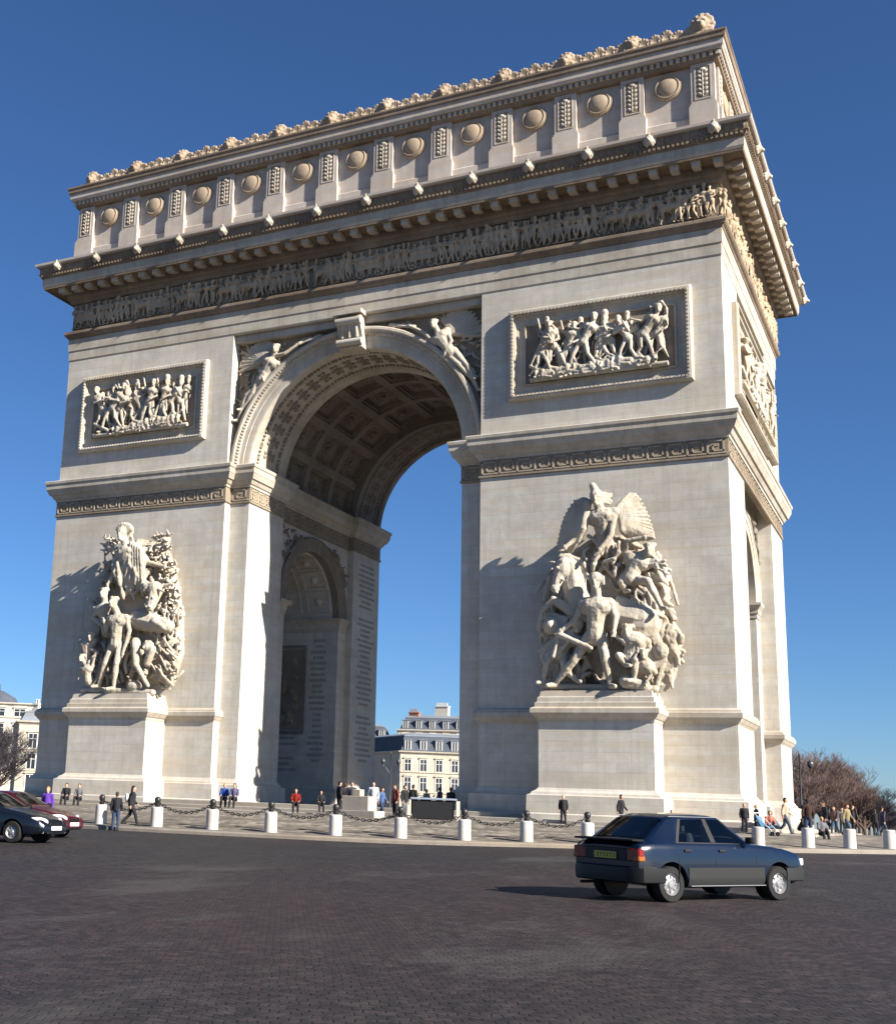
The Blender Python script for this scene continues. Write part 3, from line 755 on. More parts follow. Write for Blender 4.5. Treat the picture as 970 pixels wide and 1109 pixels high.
def stand(x, z0, h, d, rr, stride=.28, lean=0, arms=None, face=1):
    s = h/1.75
    J = dict(pv=(x, z0+.93*s, d), ch=(x+lean*.42*s, z0+1.35*s, d+.02*s), hd=(x+lean*.62*s, z0+1.66*s, d+.07*s),
             kl=(x-stride*.45*s+face*.1*s, z0+.5*s, d+.06*s), fl=(x-stride*s, z0+.06*s, d), kr=(x+stride*.5*s+face*.06*s, z0+.5*s, d+.1*s), fr=(x+stride*s, z0+.06*s, d+.05*s))
    A = arms or rr.choice(['down', 'fwd', 'up', 'gun', 'out'])
    cx, cz = x+lean*.42*s, z0+1.38*s
    if A == 'down': J.update(el=(cx-.27*s, cz-.27*s, d+.05*s), hl=(cx-.22*s, cz-.55*s, d+.12*s), er=(cx+.27*s, cz-.27*s, d+.05*s), hr=(cx+.25*s, cz-.52*s, d+.15*s))
    if A == 'fwd': J.update(el=(cx-.05*s*face-.1*s, cz-.25*s, d+.15*s), hl=(cx+face*.3*s, cz-.2*s, d+.2*s), er=(cx+face*.3*s, cz-.15*s, d+.1*s), hr=(cx+face*.55*s, cz-.08*s, d+.15*s))
    if A == 'up': J.update(el=(cx-.32*s, cz+.1*s, d+.05*s), hl=(cx-.38*s, cz+.4*s, d+.08*s), er=(cx+.25*s, cz-.25*s, d+.1*s), hr=(cx+.1*s, cz-.35*s, d+.2*s))
    if A == 'gun': J.update(el=(cx-.24*s, cz-.25*s, d+.12*s), hl=(cx+.05*s, cz-.18*s, d+.22*s), er=(cx+.26*s, cz-.22*s, d+.1*s), hr=(cx+.12*s, cz+.05*s, d+.22*s))
    if A == 'out': J.update(el=(cx-.35*s, cz-.05*s, d+.05*s), hl=(cx-.62*s, cz+.05*s, d+.08*s), er=(cx+.35*s, cz-.08*s, d+.05*s), hr=(cx+.6*s, cz-.2*s, d+.1*s))
    return J, s
def horse(mb, x, z0, h, d, face=1, rear=0.0, rr=random):
    """horse with withers at height h; face = +1 looks towards +u"""
    s = h/1.6
    def q(u, z, o=0): return Vector((x+face*(u*cos(rear)-(z-1.1)*sin(rear))*s, -(d+o*s), z0+(1.1+(z-1.1)*cos(rear)+u*sin(rear))*s))
    mb.cap(q(-.55, 1.25), q(.45, 1.2), .30*s, .29*s, 12); mb.ell(q(-.62, 1.22), (.33*s, .28*s, .33*s)); mb.ell(q(.5, 1.2), (.28*s, .26*s, .34*s))
    mb.cap(q(.55, 1.35), q(.85, 1.85), .24*s, .15*s); mb.cap(q(.83, 1.9), q(1.2, 1.68, .05), .13*s, .075*s); mb.ell(q(1.22, 1.66, .05), (.08*s, .07*s, .08*s))
    for e in (.04, -.06): mb.cap(q(.82, 1.98, e), q(.84, 2.12, e), .035*s, .015*s, 5)
    for k in range(8): mb.cap(q(.42+.05*k, 1.55+.06*k, .02), q(.3+.05*k, 1.42+.06*k, .14), .06*s, .04*s, 6)
    for (u, o, k1, k2) in ((.5, .12, .0, .1), (.55, -.1, .35, .12), (-.68, .12, .05, -.12), (-.6, -.1, -.2, -.25)):
        up_ = 1.05; kn = q(u+k1, .62+(.18 if k1 > .3 else 0), o); ft = q(u+k2, .06+(.25 if k1 > .3 else 0), o)
        mb.cap(q(u, up_, o), kn, .13*s, .065*s); mb.cap(kn, ft, .055*s, .04*s); mb.ell(ft, (.07*s, .07*s, .055*s))
    mb.cap(q(-.9, 1.35), q(-1.05, .95), .08*s, .1*s); mb.cap(q(-1.05, .95), q(-1.0, .6), .1*s, .03*s)
def wing(mb, root, tip, width, d, n=9, side=1, s=1.0):
    """feathered wing in the wall plane; root/tip = (u, z)"""
    r = Vector((root[0], -d, root[1])); t = Vector((tip[0], -d+.15, tip[1])); ax = t-r; L = ax.length; ax.normalize()
    pr = Vector((ax.z, 0, -ax.x))*side
    for row, (f0, rad) in enumerate(((.0, .12), (.3, .10), (.55, .09))):
        for k in range(n):
            u = k/(n-1); st = r+ax*L*(.05+.6*u)*(1-.15*row)+pr*width*f0*.5
            le = width*(.45+.75*math.sin(pi*min(1, u*.6+.3)))*(.5+.25*row); dr = (pr*(1-.75*u)+ax*(.35+.75*u)).normalized()
            e = st+dr*le+Vector((0, .10*row, 0))
            mb.cap(st+Vector((0, -.12+.1*row, 0)), e, rad*s*1.25, rad*s*.7, 6)
    mb.cap(r, r+ax*L*.55, .22*s, .2*s); mb.cap(r+ax*L*.55, t, .2*s, .08*s)
def folds(mb, poly, n, rr, d0, d1, r=.13, ang=pi/2, spread=.5, L=(.5, 1.6)):
    us = [p[0] for p in poly]; zs = [p[1] for p in poly]
    def inside(u, z):
        c = False; m = len(poly)
        for i in range(m):
            (x1, y1), (x2, y2) = poly[i], poly[(i+1) % m]
            if (y1 > z) != (y2 > z) and u < (x2-x1)*(z-y1)/(y2-y1)+x1: c = not c
        return c
    k = 0; tries = 0
    while k < n and tries < n*30:
        tries += 1; u = rr.uniform(min(us), max(us)); z = rr.uniform(min(zs), max(zs)); a = ang+rr.uniform(-spread, spread); l = rr.uniform(*L)
        if not (inside(u, z) and inside(u+l*cos(a), z+l*sin(a))): continue
        k += 1; d = rr.uniform(d0, d1); c = rr.uniform(-.3, .3)
        pts = [Vector((u+l*t*cos(a)-c*l*sin(a)*math.sin(pi*t), -d-.1*math.sin(pi*t), z+l*t*sin(a)+c*l*cos(a)*math.sin(pi*t))) for t in (0, .33, .66, 1)]
        for p, q in zip(pts, pts[1:]): mb.cap(p, q, r*rr.uniform(.7, 1.2), r*rr.uniform(.6, 1.0), 6)
def slab(mb, poly, d):
    """solid stone behind the figures so that they grow out of the wall"""
    cx = sum(p[0] for p in poly)/len(poly); cz = sum(p[1] for p in poly)/len(poly)
    rows = []
    for k, yy in ((.93, .15), (.92, -d*.3), (.84, -d*.75), (.68, -d)):
        rows.append([(cx+(u-cx)*k, yy, cz+(z-cz)*k) for u, z in poly])
    n0 = len(mb.v); mb.grid(rows, close_u=True); m = len(poly)
    mb.f.append(tuple(n0+k for k in range(m))); mb.f.append(tuple(n0+3*m+k for k in reversed(range(m))))
# ---------------- right group: winged figure over warriors and a horse
def RG(a, b, d=0): return (.01156*a-.00017*b+10.615, -.00056*a-.01174*b+19.548, d)
def rg2(a, b): return RG(a, b)[:2]
rr = random.Random(5); mb = MB()
sil = [rg2(*p) for p in ((300, 330), (420, 250), (560, 250), (700, 330), (760, 450), (790, 620), (815, 760), (800, 880), (745, 1000), (230, 1000), (185, 880), (190, 760), (200, 640), (260, 500), (290, 420))]
slab(mb, sil, .75)
s = 3.35
fig(mb, dict(hd=RG(462, 132, 1.75), ch=RG(482, 215, 1.4), pv=RG(492, 345, 1.1), el=RG(375, 300, 1.5), hl=RG(325, 352, 1.75), er=RG(528, 310, 1.75), hr=RG(492, 368, 2.0)), s, 'cap')
for k in range(16): # windblown hair and cap
    t = rr.uniform(0, 1); a = RG(455+30*t, 100+40*t, 1.55); b = RG(485+rr.uniform(0, 40), 95+rr.uniform(0, 60), 1.3)
    mb.cap((a[0], -a[2], a[1]), (b[0], -b[2], b[1]), .14, .08, 6)
def feather_wing(pr, tips, d, w0=.2):
    """fan of long feathers from a root line to the listed tips"""
    tips = [t for a, b in zip(tips, tips[1:]) for t in (a, ((a[0]+b[0])/2, (a[1]+b[1])/2))]+[tips[-1]]
    n = len(tips)
    for i, t in enumerate(tips):
        f = i/(n-1); r = (pr[0][0]+(pr[1][0]-pr[0][0])*f, pr[0][1]+(pr[1][1]-pr[0][1])*f)
        R_ = RG(*r); T_ = RG(*t)
        a = Vector((R_[0], -d-.18, R_[1])); b = Vector((T_[0], -d+.25, T_[1]))
        mb.cap(a, a.lerp(b, .5), w0, w0*.95, 6); mb.cap(a.lerp(b, .5), b, w0*.85, w0*.5, 6)
        m_ = a.lerp(b, .42)+Vector((0, -.12, 0)); mb.cap(a+Vector((0, -.08, 0)), m_, w0*.8, w0*.5, 6); m_ = a.lerp(b, .72)+Vector((0, -.02, 0)); mb.cap(a.lerp(b, .3)+Vector((0, -.05, 0)), m_, w0*.85, w0*.6, 6)
feather_wing([(420, 150), (400, 270)], [(378, 118), (350, 130), (322, 170), (302, 210), (290, 250), (280, 290), (272, 330), (276, 368), (305, 380), (335, 372)], 1.5, .23)
feather_wing([(556, 170), (575, 275)], [(600, 95), (622, 100), (645, 125), (666, 165), (682, 205), (694, 245), (702, 280), (706, 305), (680, 312), (640, 315), (605, 310)], 1.1)
folds(mb, [rg2(*p) for p in ((400, 260), (580, 260), (610, 420), (540, 500), (420, 500), (380, 400))], 26, rr, .9, 1.5, .12, -pi/2, .7)
for k in range(0):
    a = RG(430, 400+k*17, 1.2); b = RG(545, 385+k*20, 1.35); c = RG(490, 402+k*18, 1.75)
    mb.cap((a[0], -a[2], a[1]), (c[0], -c[2], c[1]), .12, .15, 6); mb.cap((c[0], -c[2], c[1]), (b[0], -b[2], b[1]), .15, .1, 6)
def C(a, b, ra, rb, seg=9):
    mb.cap((a[0], -a[2], a[1]), (b[0], -b[2], b[1]), ra, rb, seg)
def E_(a, r):
    mb.ell((a[0], -a[2], a[1]), r)
# horse, left: neck, head turned down, raised foreleg, haunch on the right
C(RG(375, 650, 1.1), RG(345, 520, 1.4), .75, .62); C(RG(350, 520, 1.35), RG(335, 440, 1.45), .66, .52)
C(RG(312, 440, 1.75), RG(282, 535, 2.0), .42, .25); E_(RG(310, 465, 1.85), (.44, .38, .5)); E_(RG(277, 556, 2.05), (.25, .24, .27)); E_(RG(290, 462, 2.2), (.09, .09, .09)); C(RG(270, 572, 2.15), RG(290, 578, 2.15), .08, .07, 6); C(RG(262, 500, 2.0), RG(320, 520, 2.15), .06, .06, 6); C(RG(262, 430, 1.6), RG(240, 425, 1.65), .12, .05, 6); C(RG(300, 415, 1.6), RG(285, 385, 1.6), .12, .05, 6)
for k in range(14):
    t = k/13; a = RG(290+90*t, 400+20*t*t, 1.6); b = RG(325+75*t, 395+40*t+rr.uniform(-6, 6), 1.5); C(a, b, .16, .12, 6); C(b, RG(350+72*t+rr.uniform(-6, 6), 415+95*t+rr.uniform(-8, 8), 1.45), .12, .07, 6)
C(RG(345, 655, 1.5), RG(262, 605, 1.8), .34, .2); C(RG(262, 605, 1.8), RG(205, 660, 1.8), .19, .12); C(RG(205, 660, 1.8), RG(192, 745, 1.7), .12, .15)
C(RG(380, 640, .9), RG(640, 690, 1.0), .85, .95); E_(RG(655, 705, 1.15), (1.05, .8, 1.1)); C(RG(700, 760, 1.0), RG(745, 860, 1.0), .5, .25); C(RG(745, 860, 1.0), RG(715, 985, .9), .22, .16)
for k in range(9): C(RG(735+k*8, 720+k*3, .95), RG(805-k*3, 790+k*20, .8), .15, .11, 6); C(RG(805-k*3, 790+k*20, .8), RG(745+k*5, 870+k*14, .95), .11, .08, 6)
# central nude warrior
fig(mb, dict(hd=RG(474, 532, 2.35), ch=RG(470, 640, 2.0), pv=RG(464, 772, 1.9), el=RG(372, 700, 1.95), hl=RG(318, 745, 2.1), er=RG(556, 690, 2.0), hr=RG(556, 745, 2.3),
             kl=RG(368, 885, 2.05), fl=RG(272, 996, 1.75), kr=RG(515, 885, 2.2), fr=RG(532, 992, 1.95)), 3.5, 'round')
for k in range(6): C(RG(440+k*6, 505+k, 2.45), RG(512, 508+k*7, 2.45), .07, .07, 6)
C(RG(395, 600, 1.7), RG(350, 730, 1.4), .22, .12); 
for k in range(5): C(RG(500-k*12, 770+k*3, 2.1), RG(445-k*8, 795+k*6, 2.2), .11, .09, 6)
C(RG(300, 770, 2.1), RG(450, 830, 2.3), .17, .13); C(RG(300, 770, 2.1), RG(272, 870, 2.1), .06, .12, 6)   # sword arm and blade
# warrior riding behind, right
fig(mb, dict(hd=RG(702, 372, 1.6), ch=RG(640, 420, 1.3), pv=RG(610, 500, 1.35), el=RG(600, 330, 1.5), hl=RG(668, 318, 1.6), er=RG(720, 440, 1.3), hr=RG(755, 465, 1.4),
             kl=RG(575, 520, 1.6), fl=RG(590, 560, 1.5), kr=RG(700, 520, 1.9), fr=RG(758, 640, 1.75)), 3.1)
for k in range(14): C(RG(690+rr.uniform(-10, 60), 385+rr.uniform(0, 70), 1.3), RG(720+rr.uniform(-20, 60), 400+rr.uniform(0, 70), 1.45), .14, .09, 6)
folds(mb, [rg2(*p) for p in ((600, 500), (680, 540), (760, 640), (800, 700), (700, 690), (610, 600))], 20, rr, .9, 1.3, .12, -1.0, .4)
# crouching pair, lower right
fig(mb, dict(hd=RG(610, 745, 2.1), ch=RG(640, 790, 1.9), pv=RG(610, 870, 1.8), el=RG(600, 800, 2.2), hl=RG(560, 770, 2.2), er=RG(708, 830, 1.8), hr=RG(710, 935, 1.8),
             kl=RG(575, 860, 2.3), fl=RG(605, 900, 2.2), kr=RG(650, 880, 2.3), fr=RG(640, 965, 2.1)), 2.9)
E_(RG(750, 828, 1.7), (.42, .42, .45)); C(RG(745, 850, 1.5), RG(690, 900, 1.5), .35, .4); C(RG(600, 970, 1.9), RG(680, 985, 1.8), .38, .32)
fig(mb, dict(hd=RG(685, 850, 2.2), ch=RG(690, 900, 1.9), pv=RG(640, 940, 1.6), el=RG(640, 880, 2.3), hl=RG(655, 850, 2.4), er=RG(715, 930, 2.0), hr=RG(700, 960, 2.1)), 2.3)
# bowman and old man, lower left
fig(mb, dict(hd=RG(378, 728, 1.75), ch=RG(325, 775, 1.5), pv=RG(285, 850, 1.5), el=RG(300, 840, 1.9), hl=RG(340, 800, 2.0), er=RG(370, 810, 1.6), hr=RG(420, 830, 1.7),
             kl=RG(230, 900, 1.7), fl=RG(215, 985, 1.6), kr=RG(320, 920, 1.9), fr=RG(375, 975, 1.8)), 2.9, 'crest')
for k in range(8): C(RG(330-k*5, 745+k*5, 1.5), RG(185+k*12, 840+k*18, 1.3), .16, .1, 6)
for k in range(5): C(RG(215+k*6, 660+k*14, 1.3), RG(320-k*6, 690+k*16, 1.5), .17, .13, 6)
C(RG(235, 450, 1.0), RG(165, 560, .9), .09, .05, 6); C(RG(240, 500, 1.3), RG(215, 590, 1.3), .28, .2)
E_(RG(250, 725, 1.6), (.5, .4, .5)); E_(RG(250, 725, 1.8), (.3, .35, .3))
folds(mb, [rg2(*p) for p in ((190, 780), (330, 800), (440, 860), (440, 1000), (210, 1000))], 30, rr, .9, 1.4, .13, -pi/2, .7)
folds(mb, sil, 60, rr, .6, .95, .13, -1.2, 1.2)
folds(mb, [rg2(*p) for p in ((720, 640), (800, 700), (835, 780), (825, 880), (760, 1000), (700, 1000), (720, 860))], 34, rr, .3, 1.0, .16, -1.4, .5)
folds(mb, [rg2(*p) for p in ((700, 330), (760, 400), (800, 560), (820, 700), (740, 680), (690, 480))], 26, rr, .3, .9, .15, -1.3, .6)
folds(mb, [rg2(*p) for p in ((230, 560), (175, 700), (160, 880), (230, 1000), (300, 1000), (280, 700))], 30, rr, .3, .9, .16, -1.7, .5)
C(RG(215, 1003, 1.5), RG(720, 995, 1.5), .2, .2)
for k in range(10): C(RG(560+k*12, 590+k*3, 1.55-.03*k), RG(540+k*14+rr.uniform(-8, 8), 660+rr.uniform(-10, 20), 1.7-.03*k), .12, .08, 6)
gm = carve(mb, .038, 'relief_group', 1, .02)
go = part(link('sculpture_group', gm, M['sculpt'])); tag(go, 'sculpture of a winged figure above a nude warrior and a horse')
# ---------------- left group: crowned emperor with palm leaves, figures below
def LG(a, b, d=0): return (.01728*a*.98+.00120*b-22.759+.15, -.00068*a-.01432*b+20.567, d)
def lg2(a, b): return LG(a, b)[:2]
rr = random.Random(9); mb = MB()
sil = [lg2(*p) for p in ((340, 200), (420, 140), (560, 170), (600, 290), (625, 420), (640, 560), (640, 720), (590, 870), (215, 885), (210, 700), (215, 560), (265, 430), (290, 300))]
slab(mb, sil, .75)
fig(mb, dict(hd=LG(413, 172, 1.8), ch=LG(428, 252, 1.45), pv=LG(440, 400, 1.2), el=LG(368, 330, 1.5), hl=LG(345, 395, 1.7), er=LG(520, 300, 1.4), hr=LG(590, 320, 1.5)), 3.6, 'round')
for k in range(9):
    t = radians(20+k*17); C(LG(422, 165, 1.8), LG(422+36*cos(t), 158-36*sin(t), 1.75), .16, .17, 6)
folds(mb, [lg2(*p) for p in ((370, 230), (500, 220), (540, 330), (520, 470), (350, 470))], 34, rr, 1.2, 1.75, .17, -1.5, .35, (.7, 1.9))
for k in range(5): C(LG(455+k*11, 215+k*8, 1.75), LG(448+k*14, 385, 1.65), .2, .22, 6)
for cx, cz, n, sp in ((335, 250, 70, (45, 85)), (310, 360, 40, (40, 60)), (560, 235, 80, (45, 70)), (600, 350, 60, (35, 60)), (625, 480, 40, (20, 60)), (250, 500, 20, (35, 40))):
    for k in range(n):
        a = (cx+rr.uniform(-1, 1)*sp[0], cz+rr.uniform(-1, 1)*sp[1]); t = rr.uniform(0, 2*pi); l = rr.uniform(14, 26)
        C(LG(a[0], a[1], rr.uniform(.7, 1.1)), LG(a[0]+l*cos(t), a[1]+l*sin(t), rr.uniform(1.0, 1.35)), .10, .06, 5)
# man behind, nude centre, kneelers
fig(mb, dict(hd=LG(330, 445, 1.9), ch=LG(322, 520, 1.6), pv=LG(330, 620, 1.4), el=LG(270, 560, 1.7), hl=LG(330, 600, 2.0), er=LG(385, 560, 1.8), hr=LG(400, 600, 2.0)), 3.0)
fig(mb, dict(hd=LG(392, 492, 2.3), ch=LG(403, 575, 2.0), pv=LG(392, 680, 1.9), el=LG(352, 620, 2.1), hl=LG(350, 590, 2.3), er=LG(455, 620, 2.0), hr=LG(430, 715, 2.1),
             kl=LG(345, 770, 2.1), fl=LG(305, 872, 1.9), kr=LG(402, 770, 2.2), fr=LG(380, 880, 2.0)), 3.15)
C(LG(470, 670, 1.7), LG(480, 770, 1.9), .35, .22); C(LG(480, 770, 1.9), LG(525, 860, 1.7), .2, .14)
C(LG(470, 560, 1.2), LG(600, 590, 1.3), .75, .5); C(LG(560, 430, 1.6), LG(548, 510, 1.9), .52, .3); E_(LG(560, 425, 1.7), (.55, .45, .5)); C(LG(520, 395, 1.6), LG(495, 375, 1.6), .15, .07, 6); C(LG(605, 410, 1.6), LG(635, 400, 1.6), .15, .07, 6)
C(LG(560, 575, 1.7), LG(600, 600, 1.8), .3, .16)
fig(mb, dict(hd=LG(270, 648, 1.9), ch=LG(240, 680, 1.6), pv=LG(238, 770, 1.5), el=LG(300, 720, 1.9), hl=LG(275, 760, 2.1), er=LG(215, 730, 1.6), hr=LG(225, 790, 1.8)), 2.6)
fig(mb, dict(hd=LG(238, 748, 2.2), ch=LG(258, 800, 2.0), pv=LG(262, 850, 1.9), el=LG(285, 780, 2.1), hl=LG(300, 745, 2.2), er=LG(235, 800, 2.0), hr=LG(225, 830, 2.1)), 2.1)
E_(LG(455, 862, 1.5), (.55, .4, .35)); C(LG(520, 760, 1.6), LG(545, 700, 1.7), .25, .3); E_(LG(530, 690, 1.8), (.3, .3, .36)); E_(LG(522, 694, 2.05), (.08, .12, .12)); [E_(LG(530+18*cos(q), 680-14*abs(sin(q)), 1.75), (.13,)*3) for q in range(7)]
for q in range(8): C(LG(535+rr.uniform(-22, 28), 405+rr.uniform(-8, 12), 1.9), LG(535+rr.uniform(-22, 30), 425+rr.uniform(0, 15), 2.0), .12, .1, 6)
for e in (-1, 1): C(LG(558+e*30, 430, 1.9), LG(558+e*52, 440, 1.9), .12, .06, 6); E_(LG(552+e*14, 470, 2.1), (.09, .09, .09)); E_(LG(547+e*9, 512, 2.15), (.09, .1, .07))
for k in range(60):
    a = (rr.uniform(530, 640), rr.uniform(520, 860)); t = radians(rr.choice((60, 110, 80, 130, 40))); l = rr.uniform(30, 70)
    C(LG(a[0], a[1], rr.uniform(.8, 1.3)), LG(min(655, a[0]+l*cos(t)), a[1]-l*sin(t), rr.uniform(1.1, 1.6)), .13, .06, 5)
for k in range(12): C(LG(225+k*6, 470+k*8, 1.2), LG(215+k*3, 600+k*9, 1.3), .17, .1, 6)
folds(mb, [lg2(*p) for p in ((215, 700), (330, 640), (480, 640), (500, 880), (215, 880))], 46, rr, .9, 1.5, .13, -pi/2, .5)
folds(mb, sil, 55, rr, .6, .95, .13, -1.2, 1.2)
folds(mb, [lg2(*p) for p in ((585, 300), (640, 420), (655, 600), (640, 780), (590, 880), (540, 880), (560, 500))], 60, rr, .3, 1.0, .12, 1.2, .8, (.4, 1.0))
folds(mb, [lg2(*p) for p in ((300, 300), (260, 430), (208, 600), (205, 880), (290, 880), (300, 600))], 34, rr, .3, .9, .13, -1.5, .5)
C(LG(215, 890, 1.5), LG(540, 890, 1.5), .22, .22)
go = part(link('sculpture_group', carve(mb, .04, 'relief_group', 1, .02), M['sculpt'])); tag(go, 'sculpture of a robed leader among palm leaves above nude figures')
# ---------------- battle panels
def panel(us, z0, seed, mirror=False):
    rr = random.Random(seed); mb = MB(); n = 9; w_ = us[1]-us[0]
    for k in range(n):
        x = us[0]+w_*(.09+.82*k/(n-1))+rr.uniform(-.2, .2); ln = rr.choice((-.8, -.5, -.2, .3, .6, .8)); h = rr.uniform(2.75, 3.3)
        J, s = stand(x, z0+.25+rr.uniform(0, .12), h, rr.uniform(.12, .34), rr, rr.uniform(.25, .5), ln, rr.choice(('up', 'gun', 'fwd', 'out')), rr.choice((-1, 1)))
        fig(mb, J, s, rr.choice((None, 'tall', 'crest', 'round')), rr.choice((0, 3)), rr)
    for k in range(9):
        x = us[0]+w_*(.08+.105*k)+rr.uniform(-.2, .2); J, s = stand(x, z0+.85+rr.uniform(-.2, .15), rr.uniform(2.3, 2.7), .03, rr, .2, rr.uniform(-.6, .6), None); fig(mb, J, s, rr.choice(('tall', None, 'crest')), 2, rr)
    for k in range(8):                                 # fallen soldiers
        x = us[0]+w_*rr.uniform(.12, .85); s = 1.45; z = z0+rr.uniform(.3, .6); e = rr.choice((-1, 1))
        fig(mb, dict(hd=(x+e*1.0, z+.1, .4), ch=(x+e*.6, z, .35), pv=(x, z-.05, .35), el=(x+e*.5, z-.2, .5), hl=(x+e*.2, z-.25, .55), er=(x+e*.9, z+.3, .4), hr=(x+e*1.2, z+.5, .45),
                     kl=(x-e*.5, z+.25, .4), fl=(x-e*.9, z-.25, .4), kr=(x-e*.6, z+.02, .45), fr=(x-e*1.2, z-.28, .4)), s)
    mb.v = [(min(us[1]-.02, max(us[0]+.02, a)), b, c) for a, b, c in mb.v]
    for k in range(7):                                 # spears, sabres, muskets
        x = us[0]+w_*rr.uniform(.15, .85); a = radians(rr.choice((30, 50, 120, 150, 60))); z = z0+rr.uniform(1.2, 2.2); l = rr.uniform(.8, 1.3)
        mb.cap((x, -.4, z), (x+l*cos(a), -.3, z+l*sin(a)), .05, .03, 5)
    mb.tube([(us[0]+.05, -.30, z0+.12), (us[1]-.05, -.30, z0+.12)], .16, 8)
    mb.cap((us[0]+.1, -.25, z0+1.0), (us[0]+1.4, -.4, z0+.35), .16, .13)
    return mb
for k, us in enumerate(((11.75, 19.7), (-19.7, -11.75))):
    pz_ = carve(panel(us, 25.38, 40+k), .034, 'relief_panel', 1, .01)
    part(link('relief_panel', pz_, M['sculpt']))
mb = panel((-6.8, 6.8), 25.38, 77); pz_ = carve(mb, .05, 'relief_panel', 1, .01)
for v_ in pz_.vertices: v_.co = Vector((W-v_.co.y, YC+v_.co.x, v_.co.z))
part(link('relief_panel', pz_, M['sculpt']))
# ---------------- winged figures in the spandrels
def spandrel(sx, seed, yb=.92):
    rr = random.Random(seed); mb = MB()
    def q(u, z, d): return (sx*u, z, d)
    fig(mb, dict(hd=q(5.55, 30.15, .75), ch=q(5.95, 29.25, .55), pv=q(6.6, 28.2, .5), el=q(4.9, 29.7, .7), hl=q(4.0, 30.25, .6), er=q(6.7, 28.9, .7), hr=q(6.4, 28.2, .8),
                 kl=q(7.2, 27.3, .65), fl=q(8.0, 26.3, .5), kr=q(7.7, 27.2, .6), fr=q(8.35, 25.6, .45)), 2.6)
    for t0 in range(15):                                # wing
        a = radians(-10+t0*9.5); L = 2.05-.05*t0+rr.uniform(-.08, .08)
        c = Vector((sx*6.6, -.25, 29.5)); e = c+Vector((sx*L*cos(a)*.95, .1, L*sin(a)*1.0)); e.x = max(-8.55, min(8.55, e.x)); e.z = min(31.0, e.z)
        mb.cap(c, c.lerp(e, .55), .16, .2, 6); mb.cap(c.lerp(e, .5), e, .19, .12, 6); mb.cap(c+Vector((0, -.14, 0)), c.lerp(e, .5)+Vector((0, -.08, 0)), .14, .12, 6)
    for k in range(44):                                 # flying robe
        t = rr.random(); a = Vector((sx*(6.3+1.4*t), -.5, 28.6-1.6*t)); b = a+Vector((sx*rr.uniform(.1, .8), rr.uniform(0, .2), -rr.uniform(.4, 1.1))); b.x = max(-8.5, min(8.5, b.x))
        mb.cap(a, b, .11, .06, 6)
    for k in range(5): mb.cap((sx*(4.2-.35*k), -.45, 30.3+.05*k), (sx*(3.6-.35*k), -.3, 30.75-.02*k), .1, .06, 6)   # trumpet and garland
    mb.cap((sx*4.1, -.55, 30.2), (sx*2.5, -.4, 30.7), .06, .13, 7)
    for k in range(150):
        a = rr.uniform(5.2, 8.5); z = rr.uniform(24.0, 30.9); t = rr.uniform(0, 6.3)
        if a*a+(z-ZI)**2 < 9.2**2: continue
        mb.cap((sx*a, -.04, z), (sx*(a+.26*cos(t)), -.22, z+.26*sin(t)), .11, .06, 5)
    me = carve(mb, .04, 'spandrel_figure', 1, .01)
    for v_ in me.vertices: v_.co.y += yb
    return me
for sx in (-1, 1): part(link('spandrel_figure', spandrel(sx, 20+sx), M['sculpt']))
mb = MB(); xs_ = [-8.70+17.4*k/80 for k in range(81)]
zs_ = [ZI+sqrt(max(.01, 8.85**2-x*x)) for x in xs_]
mb.grid([[(x, yy, min(30.98, z)) for x, z in zip(xs_, zs_)] if b else [(x, yy, 30.99) for x in xs_] for b, yy in ((1, .96), (1, .90), (0, .90), (0, .96))])
P(mb, 'spandrel_ground', 'dirty')
# small figures round the passage arches (inner walls and outer side)
def sm_spandrel(seed):
    rr = random.Random(seed); mb = MB()
    for e in (-1, 1):
        def q(u, z, d): return (e*u, z, d)
        fig(mb, dict(hd=q(2.6, 19.3, .3), ch=q(3.0, 18.9, .25), pv=q(3.6, 18.3, .2), el=q(2.3, 19.1, .3), hl=q(1.7, 19.35, .3), er=q(3.5, 18.9, .3), hr=q(3.2, 18.5, .35),
                     kl=q(4.1, 17.8, .3), fl=q(4.6, 17.1, .2), kr=q(4.3, 18.0, .25), fr=q(4.9, 17.3, .2)), 1.25)
        for k in range(26):
            a = rr.uniform(3.2, 5.1); z = rr.uniform(16.2, 19.6); t = rr.uniform(0, 6.3)
            if a*a+(z-ZS)**2 < 5.35**2: continue
            mb.cap((e*a, -.02, z), (e*(a+.35*cos(t)), -.16, z+.35*sin(t)), .12, .06, 5)
    return carve(mb, .05, 'passage_relief', 1, .01)
sp = sm_spandrel(3)
for X, rz in ((-IX, pi/2), (IX, -pi/2), (SX, pi/2)):
    o = part(link('spandrel_figure', sp, M['vault'] if X != SX else M['sculpt'])); o.location = Vector((X, YC, 0))-ROOT; o.rotation_euler = (0, 0, rz)
